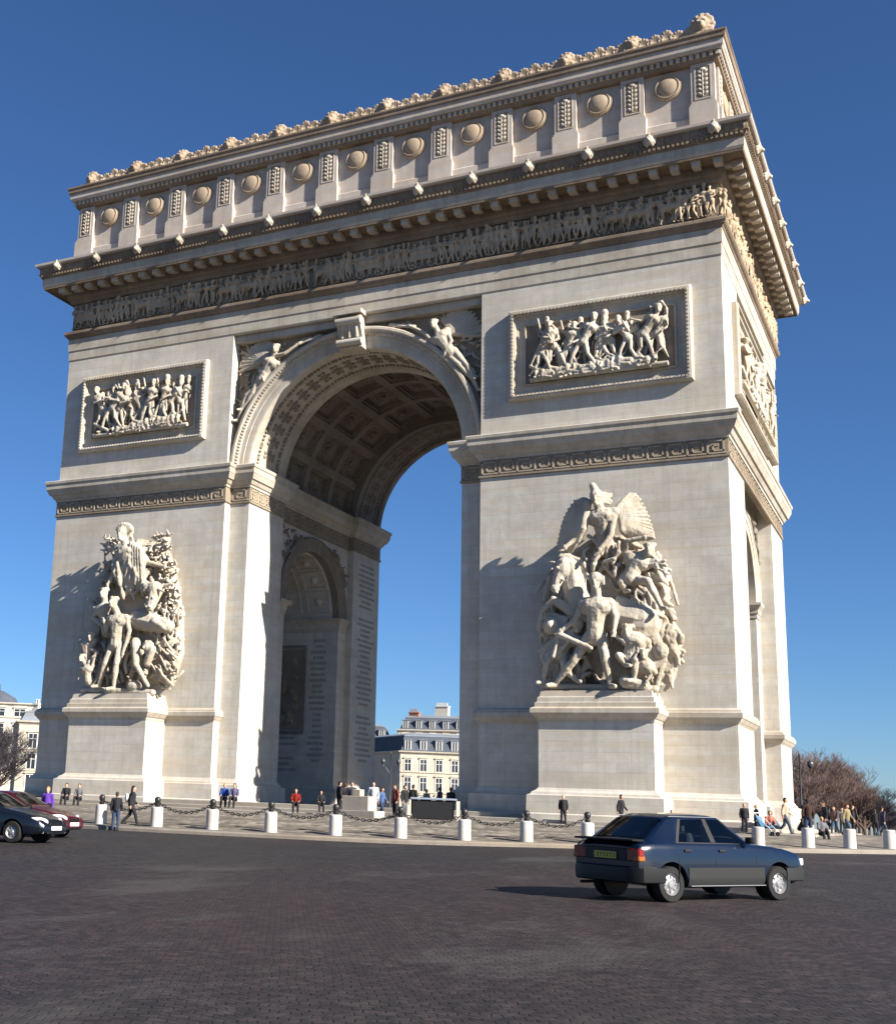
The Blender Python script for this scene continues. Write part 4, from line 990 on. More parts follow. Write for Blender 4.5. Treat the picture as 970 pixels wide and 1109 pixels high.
# ---------------- procession frieze, four different stretches
def frieze_seg(seed, L):
    rr = random.Random(seed); mb = MB(); u = .25; z0 = 33.8
    while u < L-.3:
        t = rr.random()
        if t < .13 and u < L-2.2:
            f = rr.choice((-1, 1)); horse(mb, u+.9, z0-.02, 1.32, .16, f, 0, rr)
            if rr.random() < .7: J, s = stand(u+.85, z0+.55, 1.3, .24, rr, .1, .1, 'gun'); fig(mb, J, s, rr.choice((None, 'crest')))
            u += 1.35
        elif t < .17 and u < L-2.6:
            for c in (.35, 1.6):                           # wheels of a wagon
                for k in range(10):
                    a = 2*pi*k/10; mb.cap((u+c+.27*cos(a), -.2, z0+.32+.27*sin(a)), (u+c+.27*cos(a+.63), -.2, z0+.32+.27*sin(a+.63)), .045, .045, 5)
                    if k % 2: mb.cap((u+c, -.2, z0+.32), (u+c+.25*cos(a), -.2, z0+.32+.25*sin(a)), .03, .03, 5)
            mb.box(u+.1, u+1.9, -.2, 0, z0+.62, z0+.95)
            for k in range(3): mb.ell((u+.4+.5*k, -.15, z0+1.1), (.3, .16, .2))
            u += 2.15
        else:
            J, s = stand(u, z0, rr.uniform(1.68, 1.93), rr.uniform(.08, .26), rr, rr.uniform(.12, .32), rr.uniform(-.25, .3), None, rr.choice((-1, 1)))
            fig(mb, J, s, rr.choice((None, None, 'tall', 'crest', 'round')), rr.choice((0, 0, 4)), rr)
            if rr.random() < .3: x = u+.2; mb.cap((x, -.15, z0+.5), (x+rr.uniform(-.2, .2), -.15, z0+1.98), .035, .03, 5)
            u += rr.uniform(.30, .46)
    u = .2
    while u < L-.2:
        J, s = stand(u, z0+.12, rr.uniform(1.6, 1.78), .02, rr, .1, rr.uniform(-.2, .2)); fig(mb, J, s, rr.choice((None, 'tall', 'round')), 2, rr); u += rr.uniform(.4, .6)
    return carve(mb, .034, 'frieze_relief', 1, .006)
SEG = [frieze_seg(100+k, 11.25) for k in range(4)]
for k in range(4):
    o = part(link('frieze_relief', SEG[k], M['frieze'])); o.location = Vector((-W+.05+11.27*k, 0, 0))-ROOT
for k in range(2):
    o = part(link('frieze_relief', SEG[k+1], M['frieze'])); o.location = Vector((W, .0+11.0*k, 0))-ROOT; o.rotation_euler = (0, 0, pi/2)
# ================================================================== CITY
def bmat(name, c, d): return stone(name, c, d, .4, blocks=False, bump=.3, streak=.3)
M['facade'] = bmat('haussmann_stone', (.50, .46, .39), (.32, .28, .23)); M['facade2'] = bmat('pale_render', (.60, .56, .48), (.40, .36, .31))
M['brick'] = bmat('red_brick', (.34, .16, .11), (.2, .1, .08)); M['slate'] = bmat('blue_grey_slate', (.085, .10, .13), (.04, .05, .065))
M['zinc'] = bmat('zinc_roof', (.20, .23, .27), (.11, .12, .14)); M['sidewall'] = bmat('grey_brown_wall', (.27, .21, .17), (.14, .11, .09))
M['pane'] = mat('window_glass', (.025, .03, .04), .08, .6); M['shutter'] = mat('white_window_frame', (.62, .60, .56), .6); M['louvre'] = mat('dark_louvre', (.10, .095, .09), .7)
def wall_frame(p, q):
    p = Vector(p); q = Vector(q); d = (q-p).normalized(); n = Vector((d.y, -d.x)); return p, q, d, n
def vbox(mb, p, d, n, u0, u1, z0, z1, o0, o1):
    vs = []
    for o in (o0, o1):
        for u, z in ((u0, z0), (u1, z0), (u1, z1), (u0, z1)):
            c = p+d*u+n*o; vs.append((c.x, c.y, z))
    mb.add(vs, [(0, 3, 2, 1), (4, 5, 6, 7), (0, 1, 5, 4), (1, 2, 6, 5), (2, 3, 7, 6), (3, 0, 4, 7)])
def building(label, foot, z0, z1, wallm, facades, roof=None, roofm='slate', cat='building', dormers=True, chim=()):
    """foot counter-clockwise; facades = {edge index: (columns, [floor (z, height)], window width)}"""
    cx = sum(p[0] for p in foot)/len(foot); cy = sum(p[1] for p in foot)/len(foot); R_ = Vector((cx, cy, z0))
    t = empty('building', R_, 0, label, cat)
    def ch(o, par=None):
        o.parent = par or t
        if par is None: o.location = -R_
        return o
    ch(MB().prism([tuple(p) for p in foot], 'z', z0, z1).build('wall', M[wallm]))
    ch(MB().sweep(foot, [(-.3, z1-.5), (.08, z1-.5), (.12, z1-.35), (.45, z1-.15), (.5, z1+.1), (-.4, z1+.14)]).build('cornice', M[wallm]))
    for e, (nc, floors, ww) in facades.items():
        p, q, d, n = wall_frame(foot[e], foot[(e+1) % len(foot)]); L = (q-p).length
        mb = MB()
        for z, h in floors:
            vbox(mb, p, d, n, 0, L, z-.35, z-.2, .0, .16)
            for k in range(nc):
                c = L*(k+.5)/nc
                vbox(mb, p, d, n, c-ww/2-.3, c+ww/2+.3, z+h+.25, z+h+.42, 0, .28)
                vbox(mb, p, d, n, c-ww/2-.1, c+ww/2+.1, z+h+.42, z+h+.58, 0, .2)
                f = MB(); vbox(f, p, d, n, c-ww/2-.18, c-ww/2, z, z+h, -.05, .1); vbox(f, p, d, n, c+ww/2, c+ww/2+.18, z, z+h, -.05, .1)
                vbox(f, p, d, n, c-ww/2-.18, c+ww/2+.18, z+h, z+h+.14, -.05, .12); vbox(f, p, d, n, c-.05, c+.05, z, z+h, -.05, .06)
                vbox(f, p, d, n, c-ww/2, c+ww/2, z+h*.62, z+h*.62+.08, -.05, .05)
                w_ = ch(f.build('window', M['shutter'])); g = MB(); vbox(g, p, d, n, c-ww/2+.002, c+ww/2-.002, z+.002, z+h-.002, -.04, .025)
                g.build('pane', M['pane'], w_)
        ch(mb.build('string_course', M[wallm]))
    if roof:
        inset, h = roof
        rb = MB().sweep(foot, [(-.1, z1+.1), (-.25, z1+.15), (-inset, z1+h), (-inset-.05, z1+h+.1)])
        rf = ch(rb.build('roof', M[roofm]))
        top = MB().sweep(foot, [(-inset+.05, z1+h), (-inset-.0, z1+h+.2), (-inset-2.2, z1+h+.75)])
        n_ = len(foot); k0 = [i*3+2 for i in range(n_)]; top.f.append(tuple(k0)); ch(top.build('roof_cap', M['zinc']))
        if dormers:
            for e, (nc, floors, ww) in facades.items():
                p, q, d, n = wall_frame(foot[e], foot[(e+1) % n_]); L = (q-p).length
                for k in range(nc):
                    c = L*(k+.5)/nc; f = MB(); vbox(f, p, d, n, c-.75, c+.75, z1+.3, z1+h*.75, -inset-.5, -.25)
                    vbox(f, p, d, n, c-.9, c+.9, z1+h*.75, z1+h*.75+.14, -inset-.4, -.12)
                    o = ch(f.build('dormer', M['zinc'])); g = MB(); vbox(g, p, d, n, c-.42, c+.42, z1+.45, z1+h*.68, -.5, -.235); g.build('pane', M['pane'], o)
                    g = MB(); vbox(g, p, d, n, c-.06, c+.06, z1+.45, z1+h*.68, -.24, -.2); vbox(g, p, d, n, c-.55, c-.43, z1+.45, z1+h*.7, -.26, -.2); vbox(g, p, d, n, c+.43, c+.55, z1+.45, z1+h*.7, -.26, -.2); g.build('frame', M['shutter'], o)
    for (x, y, w1, w2, za, zb, mt) in chim:
        c = MB().box(x-w1/2, x+w1/2, y-w2/2, y+w2/2, za, zb); c.box(x-w1/2-.15, x+w1/2+.15, y-w2/2-.15, y+w2/2+.15, zb, zb+.25)
        for k in range(max(2, int(w1/.5))): c.lathe([(.16, 0), (.14, .6), (.18, .65), (.18, .75)], (x-w1/2+.25+k*.5, y, zb+.25), 8)
        ch(c.build('chimney', M[mt]))
    return t
C0 = Vector((-62.9, 155.8)); e1 = Vector((.89, .456)); e2 = Vector((-.75, .66))
f1 = [tuple(C0), tuple(C0+e1*24), tuple(C0+e1*24+Vector((-12, 16))), tuple(C0+e2*22)]
building('cream corner mansion with slate mansard and arched dormers seen through the great arch', f1, -2, 11.6, 'facade', {0: (8, [(.6, 2.6), (4.2, 2.5), (8.0, 2.1)], 1.15)}, (1.2, 3.0), 'slate')
building('grey-brown plain block end wall beside the cream mansion, low slate roof', [(-80.2, 171.5), (-79.2, 170.6), (-73.0, 176.0), (-84, 190), (-92, 184)], -2, 12.2, 'sidewall', {4: (2, [(4, 2)], 1)}, (1.0, 2.6), 'slate', dormers=False)
building('tall pale apartment house with roof terraces rising behind the slate mansard', [(-82, 199), (-52, 207), (-58, 222), (-88, 214)], -2, 18.6, 'facade2', {0: (10, [(12.2, 2.2), (15.5, 1.9)], 1.2)}, (1.6, 2.9), 'slate', 'building', True,
         [(-74, 206, 3.2, 1.2, 18, 24.3, 'facade2'), (-66, 210, 4.0, 3.5, 18, 25.2, 'sidewall'), (-58, 211, 2.0, 1.2, 18, 24.0, 'facade2'), (-79.5, 202.5, 2.4, 1.0, 18, 22.6, 'brick')])
building('white apartment house with small paned windows at the far left end of the row', [(-100, 193), (-84, 198), (-89, 212), (-105, 207)], -2, 16.0, 'facade2', {0: (5, [(8, 2), (11.5, 2), (14.0, 1.4)], 1.2)}, (1.3, 3.2), 'slate', 'building', True,
         [(-92, 197.5, 2.2, 1.0, 16, 22.5, 'facade2'), (-97, 197, 1.6, 1.0, 16, 21.4, 'brick')])
building('sunlit cream house partly hidden by the left edge of the arch', [(-103.6, 92.6), (-99.6, 95.2), (-108, 110), (-116, 106)], -2, 12.4, 'facade', {0: (1, [(1.2, 2.6), (4.8, 2.4), (8.2, 2.2)], 1.3), 1: (4, [(4.8, 2.4), (8.2, 2.2)], 1.2)}, (.9, 1.5), 'zinc', dormers=False, chim=[(-102.6, 95.5, 1.0, .8, 12, 15.2, 'facade2')])
building('long white top storey with a row of dark openings above the bare trees', [(-150, 103), (-119.4, 119.6), (-123, 126), (-154, 110)], -2, 17.4, 'facade2', {0: (9, [(4, 2.2), (8, 2.2), (11.5, 2), (15.0, 1.3)], 2.0)}, None)
tag(MB().lathe([(6.2, 0), (6.1, 2), (5.4, 4.2), (3.8, 6.2), (1.6, 7.4), (.5, 7.8), (.4, 9), (.01, 9.2)], (-150, 139, 14.5), 24).lathe([(6.3, -17), (6.3, 0)], (-150, 139, 14.5), 24).build('domed_tower', M['slate'], smooth=True), 'grey domed roof of a distant tower at the far left', 'tower')
# ---- far roofs closing the horizon behind the trees on the right and left
for k, (x, y, wd, h, lb) in enumerate([(42, 250, 22, 9, 'distant apartment block low on the horizon at the far right'), (-190, 120, 30, 14, 'distant apartment block beyond the left edge behind the bare trees'), (-30, 260, 34, 9, 'low distant block hidden mostly behind the right pier'), (-230, 180, 40, 15, 'broad distant apartment block beyond the domed tower')]):
    building(lb, [(x-wd/2, y-6), (x+wd/2, y-6), (x+wd/2, y+6), (x-wd/2, y+6)], -4, h-3, 'facade2', {0: (7, [(0, 2), (3.4, 2)], 1.2)}, (1.2, 2.4), 'slate', dormers=False)

# ================================================================== TREES
def bark(name, c): return stone(name, c, tuple(x*.5 for x in c), .5, blocks=False, bump=.5, streak=.4)
M['bark'] = bark('winter_bark', (.12, .085, .07)); M['twig'] = bark('bare_twigs', (.17, .12, .11)); M['twigd'] = bark('dark_twigs', (.055, .05, .06))
def tree_meshes(seed, H, spread=.5, depth=6, thick=.2, low=.28):
    rr = random.Random(seed); tr = MB(); cr = MB()
    def grow(p, d, L, r, k):
        n = 3; pts = [p]; q = p
        for i in range(n):
            d = (d+Vector((rr.uniform(-1, 1), rr.uniform(-1, 1), rr.uniform(-.3, .7)))*.13).normalized(); q = q+d*L/n; pts.append(q)
        rad = [max(.0095, r*(1-.35*i/n)) for i in range(n+1)]
        (tr if k < 2 else cr).tube(pts, rad, 6 if k < 2 else 3, caps=(k < 2))
        if k >= depth: return
        for i in range(rr.choice((2, 3)) if k else 6):
            t = rr.uniform(.45, 1); b = pts[min(n, int(t*n+.5))]
            a = rr.uniform(0, 2*pi); nd = (d*(.75)+Vector((cos(a), sin(a), rr.uniform(.0, .55)))*spread*rr.uniform(.7, 1.2)).normalized()
            grow(b, nd, L*rr.uniform(.62, .8), r*.58, k+1)
        grow(q, d, L*.75, r*.62, k+1)
    grow(Vector((0, 0, -.2)), Vector((0, 0, 1)), H*low, thick, 0)
    zs = max(v[2] for v in cr.v); k = H/zs
    for m_ in (tr, cr): m_.v = [(a*k, b*k, c*k) for a, b, c in m_.v]
    return tr.mesh('trunk'), cr.mesh('crown', fix=False)
TM = [tree_meshes(11+k, 10, sp, 6, .2) for k, sp in enumerate((.55, .7, .62))]
def tree(x, y, H, k, label, tw='twig', group=None, wide=1.0):
    t = empty('bare_tree', (x, y, G(x, y, False)), random.uniform(0, 6), label, 'tree', group)
    for n_, me, mt in (('trunk', TM[k][0], 'bark'), ('crown', TM[k][1], tw)):
        o = bpy.data.objects.new(n_, me); COL.objects.link(o); o.parent = t; o.scale = (wide*H/10, wide*H/10, H/10)
        if not me.materials: me.materials.append(None)
        o.material_slots[0].link = 'OBJECT'; o.material_slots[0].material = M[tw if n_ == 'crown' else mt]
GR = 'bare winter trees beyond the arch at the right'
TREES_R = [(15.7, 87.8, 10.9, 'twig'), (15.9, 99.6, 11.2, 'twig'), (17.6, 95.8, 10.1, 'twig'), (17.9, 106.5, 11.1, 'twig'), (18.9, 110.5, 10.6, 'twig'), (20.2, 101.9, 8.7, 'twig'), (19.2, 83.9, 7.3, 'twig'), (17.5, 79.4, 8.0, 'twig'), (18.5, 130.1, 8.0, 'twigd'), (19.7, 119.1, 8.1, 'twigd'), (18.6, 141.8, 6.9, 'twigd'), (20.7, 113.8, 6.8, 'twigd'), (20.2, 131.0, 7.1, 'twigd'), (20.6, 137.0, 6.5, 'twigd'), (20.7, 148.7, 6.1, 'twigd'), (20.4, 166.1, 6.0, 'twigd'), (20.0, 189.1, 6.0, 'twigd'), (19.4, 218.0, 6.1, 'twigd'), (19.4, 241.3, 6.1, 'twigd')]
ORD = ['first', 'second', 'third', 'fourth', 'fifth', 'sixth', 'seventh', 'eighth', 'ninth', 'tenth', 'eleventh', 'twelfth']
adj = ['tallest, forked', 'rust-brown dense', 'thin pale', 'leaning', 'broad', 'small brown', 'low bushy', 'slender', 'tall hazy', 'ragged']
for k, (x, y, H, tw) in enumerate(TREES_R):
    if tw == 'twig': tree(x, y, H, k % 3, '%s bare tree in the clump behind the double street lamp right of the arch' % adj[k % 10], tw, GR, 1.0)
    else: tree(x, y, H, k % 3, '%s dark far tree counting from the brown clump towards the right edge' % ORD[k-len([t for t in TREES_R if t[3] == 'twig'])], tw, 'dark far trees along the avenue at the right', 1.5)
TREES_L = [(-74.5, 50.4, 11.3, 'twigd'), (-79.2, 57.2, 11.4, 'twigd'), (-67.3, 45.0, 8.5, 'twigd'), (-76.0, 55.5, 10.8, 'twigd'), (-71.7, 52.0, 8.8, 'twigd')]
for k, (x, y, H, tw) in enumerate(TREES_L):
    tree(x, y, H, k % 3, '%s purple-grey bare tree from the left edge before the houses left of the arch' % ORD[k], tw, 'bare trees in front of the left houses', 1.15)
# ================================================================== STREET FURNITURE
def bollard_mesh():
    return MB().lathe([(.25, -.15), (.25, .0), (.245, .72), (.24, .76), (.215, .785), (.0, .79)], seg=20).mesh('bollard', True)
bme = bollard_mesh(); bme.materials.append(M['white'])
pme = MB().lathe([(.12, -.1), (.12, .1), (.085, .16), (.075, .72), (.11, .78), (.11, .84), (.07, .86), (.09, .90), (.12, .95), (.135, 1.01), (.12, 1.08), (.07, 1.13), (.0, 1.145)], seg=14).mesh('chain_post', True); pme.materials.append(M['iron'])
BOL = [(3.33, -23.34, 0), (5.79, -23.01, 1), (8.19, -22.51, 2), (10.69, -21.8, 3), (13.07, -20.93, 4), (15.31, -19.92, 5), (17.42, -18.78, 6), (19.46, -17.49, 7), (25.05, -12.72, 8), (26.71, -10.84, 9), (28.12, -8.99, 10), (29.51, -6.88, 11), (0.64, -23.49, 12), (21.41, -16.06, 13), (23.22, -14.51, 14)]
names_b = ['leftmost of the three white bollards by the dark figures left of the arch', 'second white bollard from the left, below the seated pair', 'white bollard in front of the sunlit left jamb corner', 'white bollard in front of the dark passage foot left of the stone block',
           'white bollard left of the dark covered stand', 'white bollard in front of the dark stand, left foot of right pier', 'white bollard in front of the right pier below its shaded edge', 'white bollard just behind the blue hatchback rear', 'white bollard seen through and above the blue car bonnet',
           'white bollard below the man in the brown coat', 'white bollard second from the right edge before the bare trees', 'rightmost white bollard at the edge beneath the dark trees', 'white bollard farthest left, partly behind the maroon car', 'white bollard hidden mostly behind the blue car roof', 'white bollard hidden mostly behind the blue car middle']
posts = []
for k, (x, y, nm) in enumerate(BOL):
    z = G(x, y, True)
    o = link('bollard', bme); o.location = (x, y, z); o.rotation_euler = (0, 0, k); tag(o, names_b[nm], 'bollard', 'white bollards round the plaza kerb')
# iron chain posts stand just inside the bollard ring
CH = [(-2.88, -22.78), (0.2, -22.9), (2.94, -22.77), (5.44, -22.46), (7.89, -21.97), (10.43, -21.26), (12.83, -20.38), (15.1, -19.35), (17.24, -18.19), (19.29, -16.87)]
POSTL = ['rear of the maroon car', 'bollard next to the standing pair', 'bollard right of the walker in black', 'bollard below the seated blue-jacketed pair', 'bollard before the sunlit jamb', 'bollard left of the stone block', 'bollard left of the dark stand', 'bollard at the right pier shaded foot', 'bollard left of the blond person', 'bollard above the blue car tail']
CHL = ['behind the maroon car bonnet', 'behind the standing pair at the left', 'right of the walker in black', 'below the seated pair', 'before the red-coated person', 'before the pale stone block', 'before the dark covered stand', 'before the shaded foot of the right pier', 'before the right pedestal']
for k, (x, y) in enumerate(CH):
    z = G(x, y, True); o = link('chain_post', pme); o.location = (x, y, z)
    tag(o, 'black iron ball-topped chain post just behind the '+POSTL[k], 'post', 'black chain posts behind the bollards')
def chain(a, b, k):
    a = Vector(a); b = Vector(b); L = (b-a).length; n = int(L/.125); mb = MB(); pts = []
    for i in range(n+1):
        t = i/n; p = a.lerp(b, t); p.z -= .40*4*t*(1-t)*.95; pts.append(p)
    for i in range(n):
        p, q = pts[i], pts[i+1]; c = (p+q)/2; d = (q-p).normalized(); s = d.cross(Vector((0, 0, 1))).normalized(); u = s.cross(d)
        v = s if i % 2 else u; loop = [c+d*(.085*cos(t))+v*(.048*sin(t)) for t in [2*pi*j/8 for j in range(9)]]
        mb.tube(loop, .022, 5, caps=False)
    o = mb.build('chain', M['iron']); return tag(o, 'heavy black chain sagging between posts '+CHL[k], 'chain', 'chains strung between the posts')
for k in range(len(CH)-1):
    (x0, y0), (x1, y1) = CH[k], CH[k+1]
    if math.hypot(x1-x0, y1-y0) < 3: chain((x0, y0, G(x0, y0, True)+.93), (x1, y1, G(x1, y1, True)+.93), k)
def lamp(x, y, H, label, rz=0):
    t = empty('street_lamp', (x, y, G(x, y, False)), rz, label, 'street lamp')
    MB().lathe([(.22, -.1), (.22, .25), (.15, .35), (.13, 1.0), (.16, 1.05), (.09, 1.2), (.07, H*.8), (.05, H), (.09, H+.05), (.01, H+.3)], seg=12).build('pole', M['iron'], t, True)
    for s in (-1, 1):
        mb = MB(); mb.tube([(0, 0, H*.80), (s*.35, 0, H*.82), (s*.75, 0, H*.80), (s*.95, 0, H*.84)], .04, 6); mb.tube([(0, 0, H*.7), (s*.3, 0, H*.74), (s*.6, 0, H*.8)], .03, 6); mb.build('arm', M['iron'], t)
        l = MB().lathe([(.1, 0), (.26, .18), (.3, .42), (.24, .6), (.12, .68), (.05, .8), (.0, .86)], (s*.95, 0, H*.84), 10).build('lantern', M['lamp'], t, True)
M['lamp'] = mat('smoked_lantern_glass', (.06, .06, .065), .25, .5)
lamp(19.5, 54.9, 7.4, 'black double-lantern street lamp right of the arch before the bare trees', .45)
lamp(-29.4, 74.9, 8.0, 'black double-lantern street lamp seen through the great arch before the mansion', .45)
# ================================================================== PEOPLE
mc = {}
def cm(c, rough=.85):
    k = tuple(c)
    if k not in mc: mc[k] = mat('cloth_%d' % len(mc), c, rough, .2)
    return mc[k]
SKIN = (.50, .29, .20)
def person(x, y, h, rz, pose, top, legs, hair, label, z=None, long_hair=False, group=None, bag=None, hand=None):
    """figure facing local -Y; pose: stand, walk, sit, crouch"""
    zz = G(x, y) if z is None else z
    body = MB(); fing = MB(); s = h/1.75; V = Vector
    if pose == 'sit':
        pv = V((0, 0, .10)); hips = .10; knees = [V((e*.12, -.42, .14+.06)) for e in (-1, 1)]; feet = [V((e*.13, -.50, -.32)) for e in (-1, 1)]; ch = V((0, -.04, .52))
    elif pose == 'crouch':
        pv = V((0, .12, .38)); knees = [V((-.14, -.32, .52)), V((.14, -.30, .30))]; feet = [V((-.14, -.20, .06)), V((.14, .12, .06))]; ch = V((0, -.16, .78))
    elif pose == 'walk':
        pv = V((0, 0, .92)); knees = [V((-.10, -.20, .50)), V((.10, .05, .48))]; feet = [V((-.10, -.30, .07)), V((.10, .36, .12))]; ch = V((0, -.03, 1.34))
    else:
        pv = V((0, 0, .94)); knees = [V((-.11, -.03, .50)), V((.11, -.02, .50))]; feet = [V((-.13, .02, .06)), V((.12, .02, .06))]; ch = V((0, 0, 1.35))
    hd = ch+V((0, -.03, .32)); ax = (ch-pv).normalized()
    sh = [ch+V((e*.19, 0, .08)) for e in (-1, 1)]
    if hand == 'push': el = [s_+V((e*.03, -.14, -.26)) for s_, e in zip(sh, (-1, 1))]; ha = [e_+V((0, -.24, .04)) for e_ in el]
    elif pose in ('sit', 'crouch'): el = [s_+V((e*.06, -.10, -.27)) for s_, e in zip(sh, (-1, 1))]; ha = [e_+V((-e*.06, -.20, -.06)) for e_, e in zip(el, (-1, 1))]
    elif pose == 'walk': el = [sh[0]+V((-.05, .10, -.27)), sh[1]+V((.05, -.06, -.28))]; ha = [el[0]+V((0, -.02, -.26)), el[1]+V((0, -.18, -.18))]
    else: el = [s_+V((e*.07, .03, -.28)) for s_, e in zip(sh, (-1, 1))]; ha = [e_+V((-e*.02, -.08, -.25)) for e_, e in zip(el, (-1, 1))]
    def cp(m_, a, b, r1, r2): m_.cap(a*s, b*s, r1*s, r2*s, 8)
    cp(body, pv, pv.lerp(ch, .5), .125, .11); cp(body, pv.lerp(ch, .45), ch, .12, .13); cp(body, sh[0], sh[1], .06, .06); cp(body, ch+ax*.1, hd-ax*.05, .055, .052)
    body.ell(hd*s, (.075*s, .092*s, .115*s), None, 12, 9); body.ell((hd+V((0, -.095, -.015)))*s, (.016*s, .026*s, .03*s), None, 6, 5); body.ell((hd+V((0, -.06, -.075)))*s, (.042*s, .038*s, .035*s), None, 8, 6)
    body.ell((hd+V((0, -.082, -.052)))*s, (.024*s, .014*s, .01*s), None, 6, 5)
    for e in (-1, 1): body.ell((hd+V((e*.078, 0, 0)))*s, (.012*s, .024*s, .032*s), None, 6, 5); body.ell((hd+V((e*.03, -.08, .018)))*s, (.016*s, .012*s, .01*s), None, 6, 5)
    jk = MB(); tr = MB(); shoe = MB(); hr = MB()
    cp(jk, pv+V((0, 0, .02)), ch, .165, .165); cp(jk, sh[0], sh[1], .088, .088); cp(jk, ch, ch+ax*.13, .12, .08)
    for i, e in enumerate((-1, 1)):
        hp = pv+V((e*.09, 0, -.02))
        cp(body, hp, knees[i], .08, .055); cp(body, knees[i], feet[i], .052, .036); cp(body, feet[i], feet[i]+V((0, -.13, -.03)), .036, .026)
        cp(tr, hp, knees[i], .105, .082); cp(tr, knees[i], feet[i]+V((0, 0, .04)), .08, .068)
        cp(shoe, feet[i]+V((0, .03, -.015)), feet[i]+V((0, -.16, -.025)), .05, .042)
        cp(body, sh[i], el[i], .045, .038); cp(body, el[i], ha[i], .037, .027)
        cp(jk, sh[i], el[i], .072, .062); cp(jk, el[i], ha[i]+(el[i]-ha[i])*.12, .06, .05)
        d = (ha[i]-el[i]).normalized(); pc = ha[i]+d*.05; body.ell(pc*s, (.03*s, .045*s, .045*s), None, 8, 6)
        w_ = V((0, 1, 0)) if abs(d.y) < .7 else V((1, 0, 0))
        for q, ln in ((-1.5, .055), (-.5, .07), (.5, .065), (1.5, .05)):
            b0 = pc+d*.035+w_*q*.019; b1 = b0+d*ln*.55; b2 = b1+(d+V((-e*.5, -.2, 0))).normalized()*ln*.5
            fing.cap(b0*s, b1*s, .0095*s, .009*s, 5); fing.cap(b1*s, b2*s, .009*s, .0075*s, 5)
        b0 = pc-w_*.03+d*.0; fing.cap(b0*s, (b0-w_*.025+d*.035+V((-e*.02, 0, 0)))*s, .011*s, .009*s, 5)
    cp(tr, pv+V((-.07, 0, 0)), pv+V((.07, 0, 0)), .125, .125)
    hr.ell((hd+V((0, .02, .035)))*s, (.088*s, .098*s, .10*s), None, 12, 8); hr.ell((hd+V((0, .05, -.02)))*s, (.08*s, .07*s, .10*s), None, 10, 7)
    if long_hair:
        hr.ell((hd+V((0, .07, -.12)))*s, (.10*s, .06*s, .18*s), None, 10, 7)
    o = link('person', carve(body, .017*s, 'person', 1, 0, fing), cm(SKIN)); o.location = (x, y, zz); o.rotation_euler = (0, 0, rz)
    tag(o, label, 'person', group)
    for m_, n_, c in ((jk, 'jacket', top), (tr, 'trousers', legs)):
        link(n_, carve(m_, .03, n_, 1, .008), cm(c), o)
    shoe.build('shoe', cm((.03, .025, .02)), o, True); link('hair', carve(hr, .02, 'hair', 1, .006), cm(hair), o)
    if bag:
        b = MB(); b.ell((0, (.22)*s, (ch.z-.12)*s), (.16*s, .11*s, .22*s), None, 10, 8); b.tube([(-.12*s, .12*s, (ch.z+.08)*s), (-.14*s, -.1*s, (ch.z+.06)*s), (-.15*s, -.1*s, (ch.z-.2)*s)], .02*s, 5)
        bo = link('backpack', carve(b, .03, 'backpack', 1), cm(bag)); bo.location = (x, y, zz); bo.rotation_euler = (0, 0, rz); tag(bo, 'pale backpack on the back of the black-dressed walker left of the arch', 'backpack')
    return o
BLK = (.018, .018, .022); JEAN = (.03, .05, .09); BRN = (.05, .03, .02); BLD = (.35, .22, .10); GRY = (.12, .12, .13)
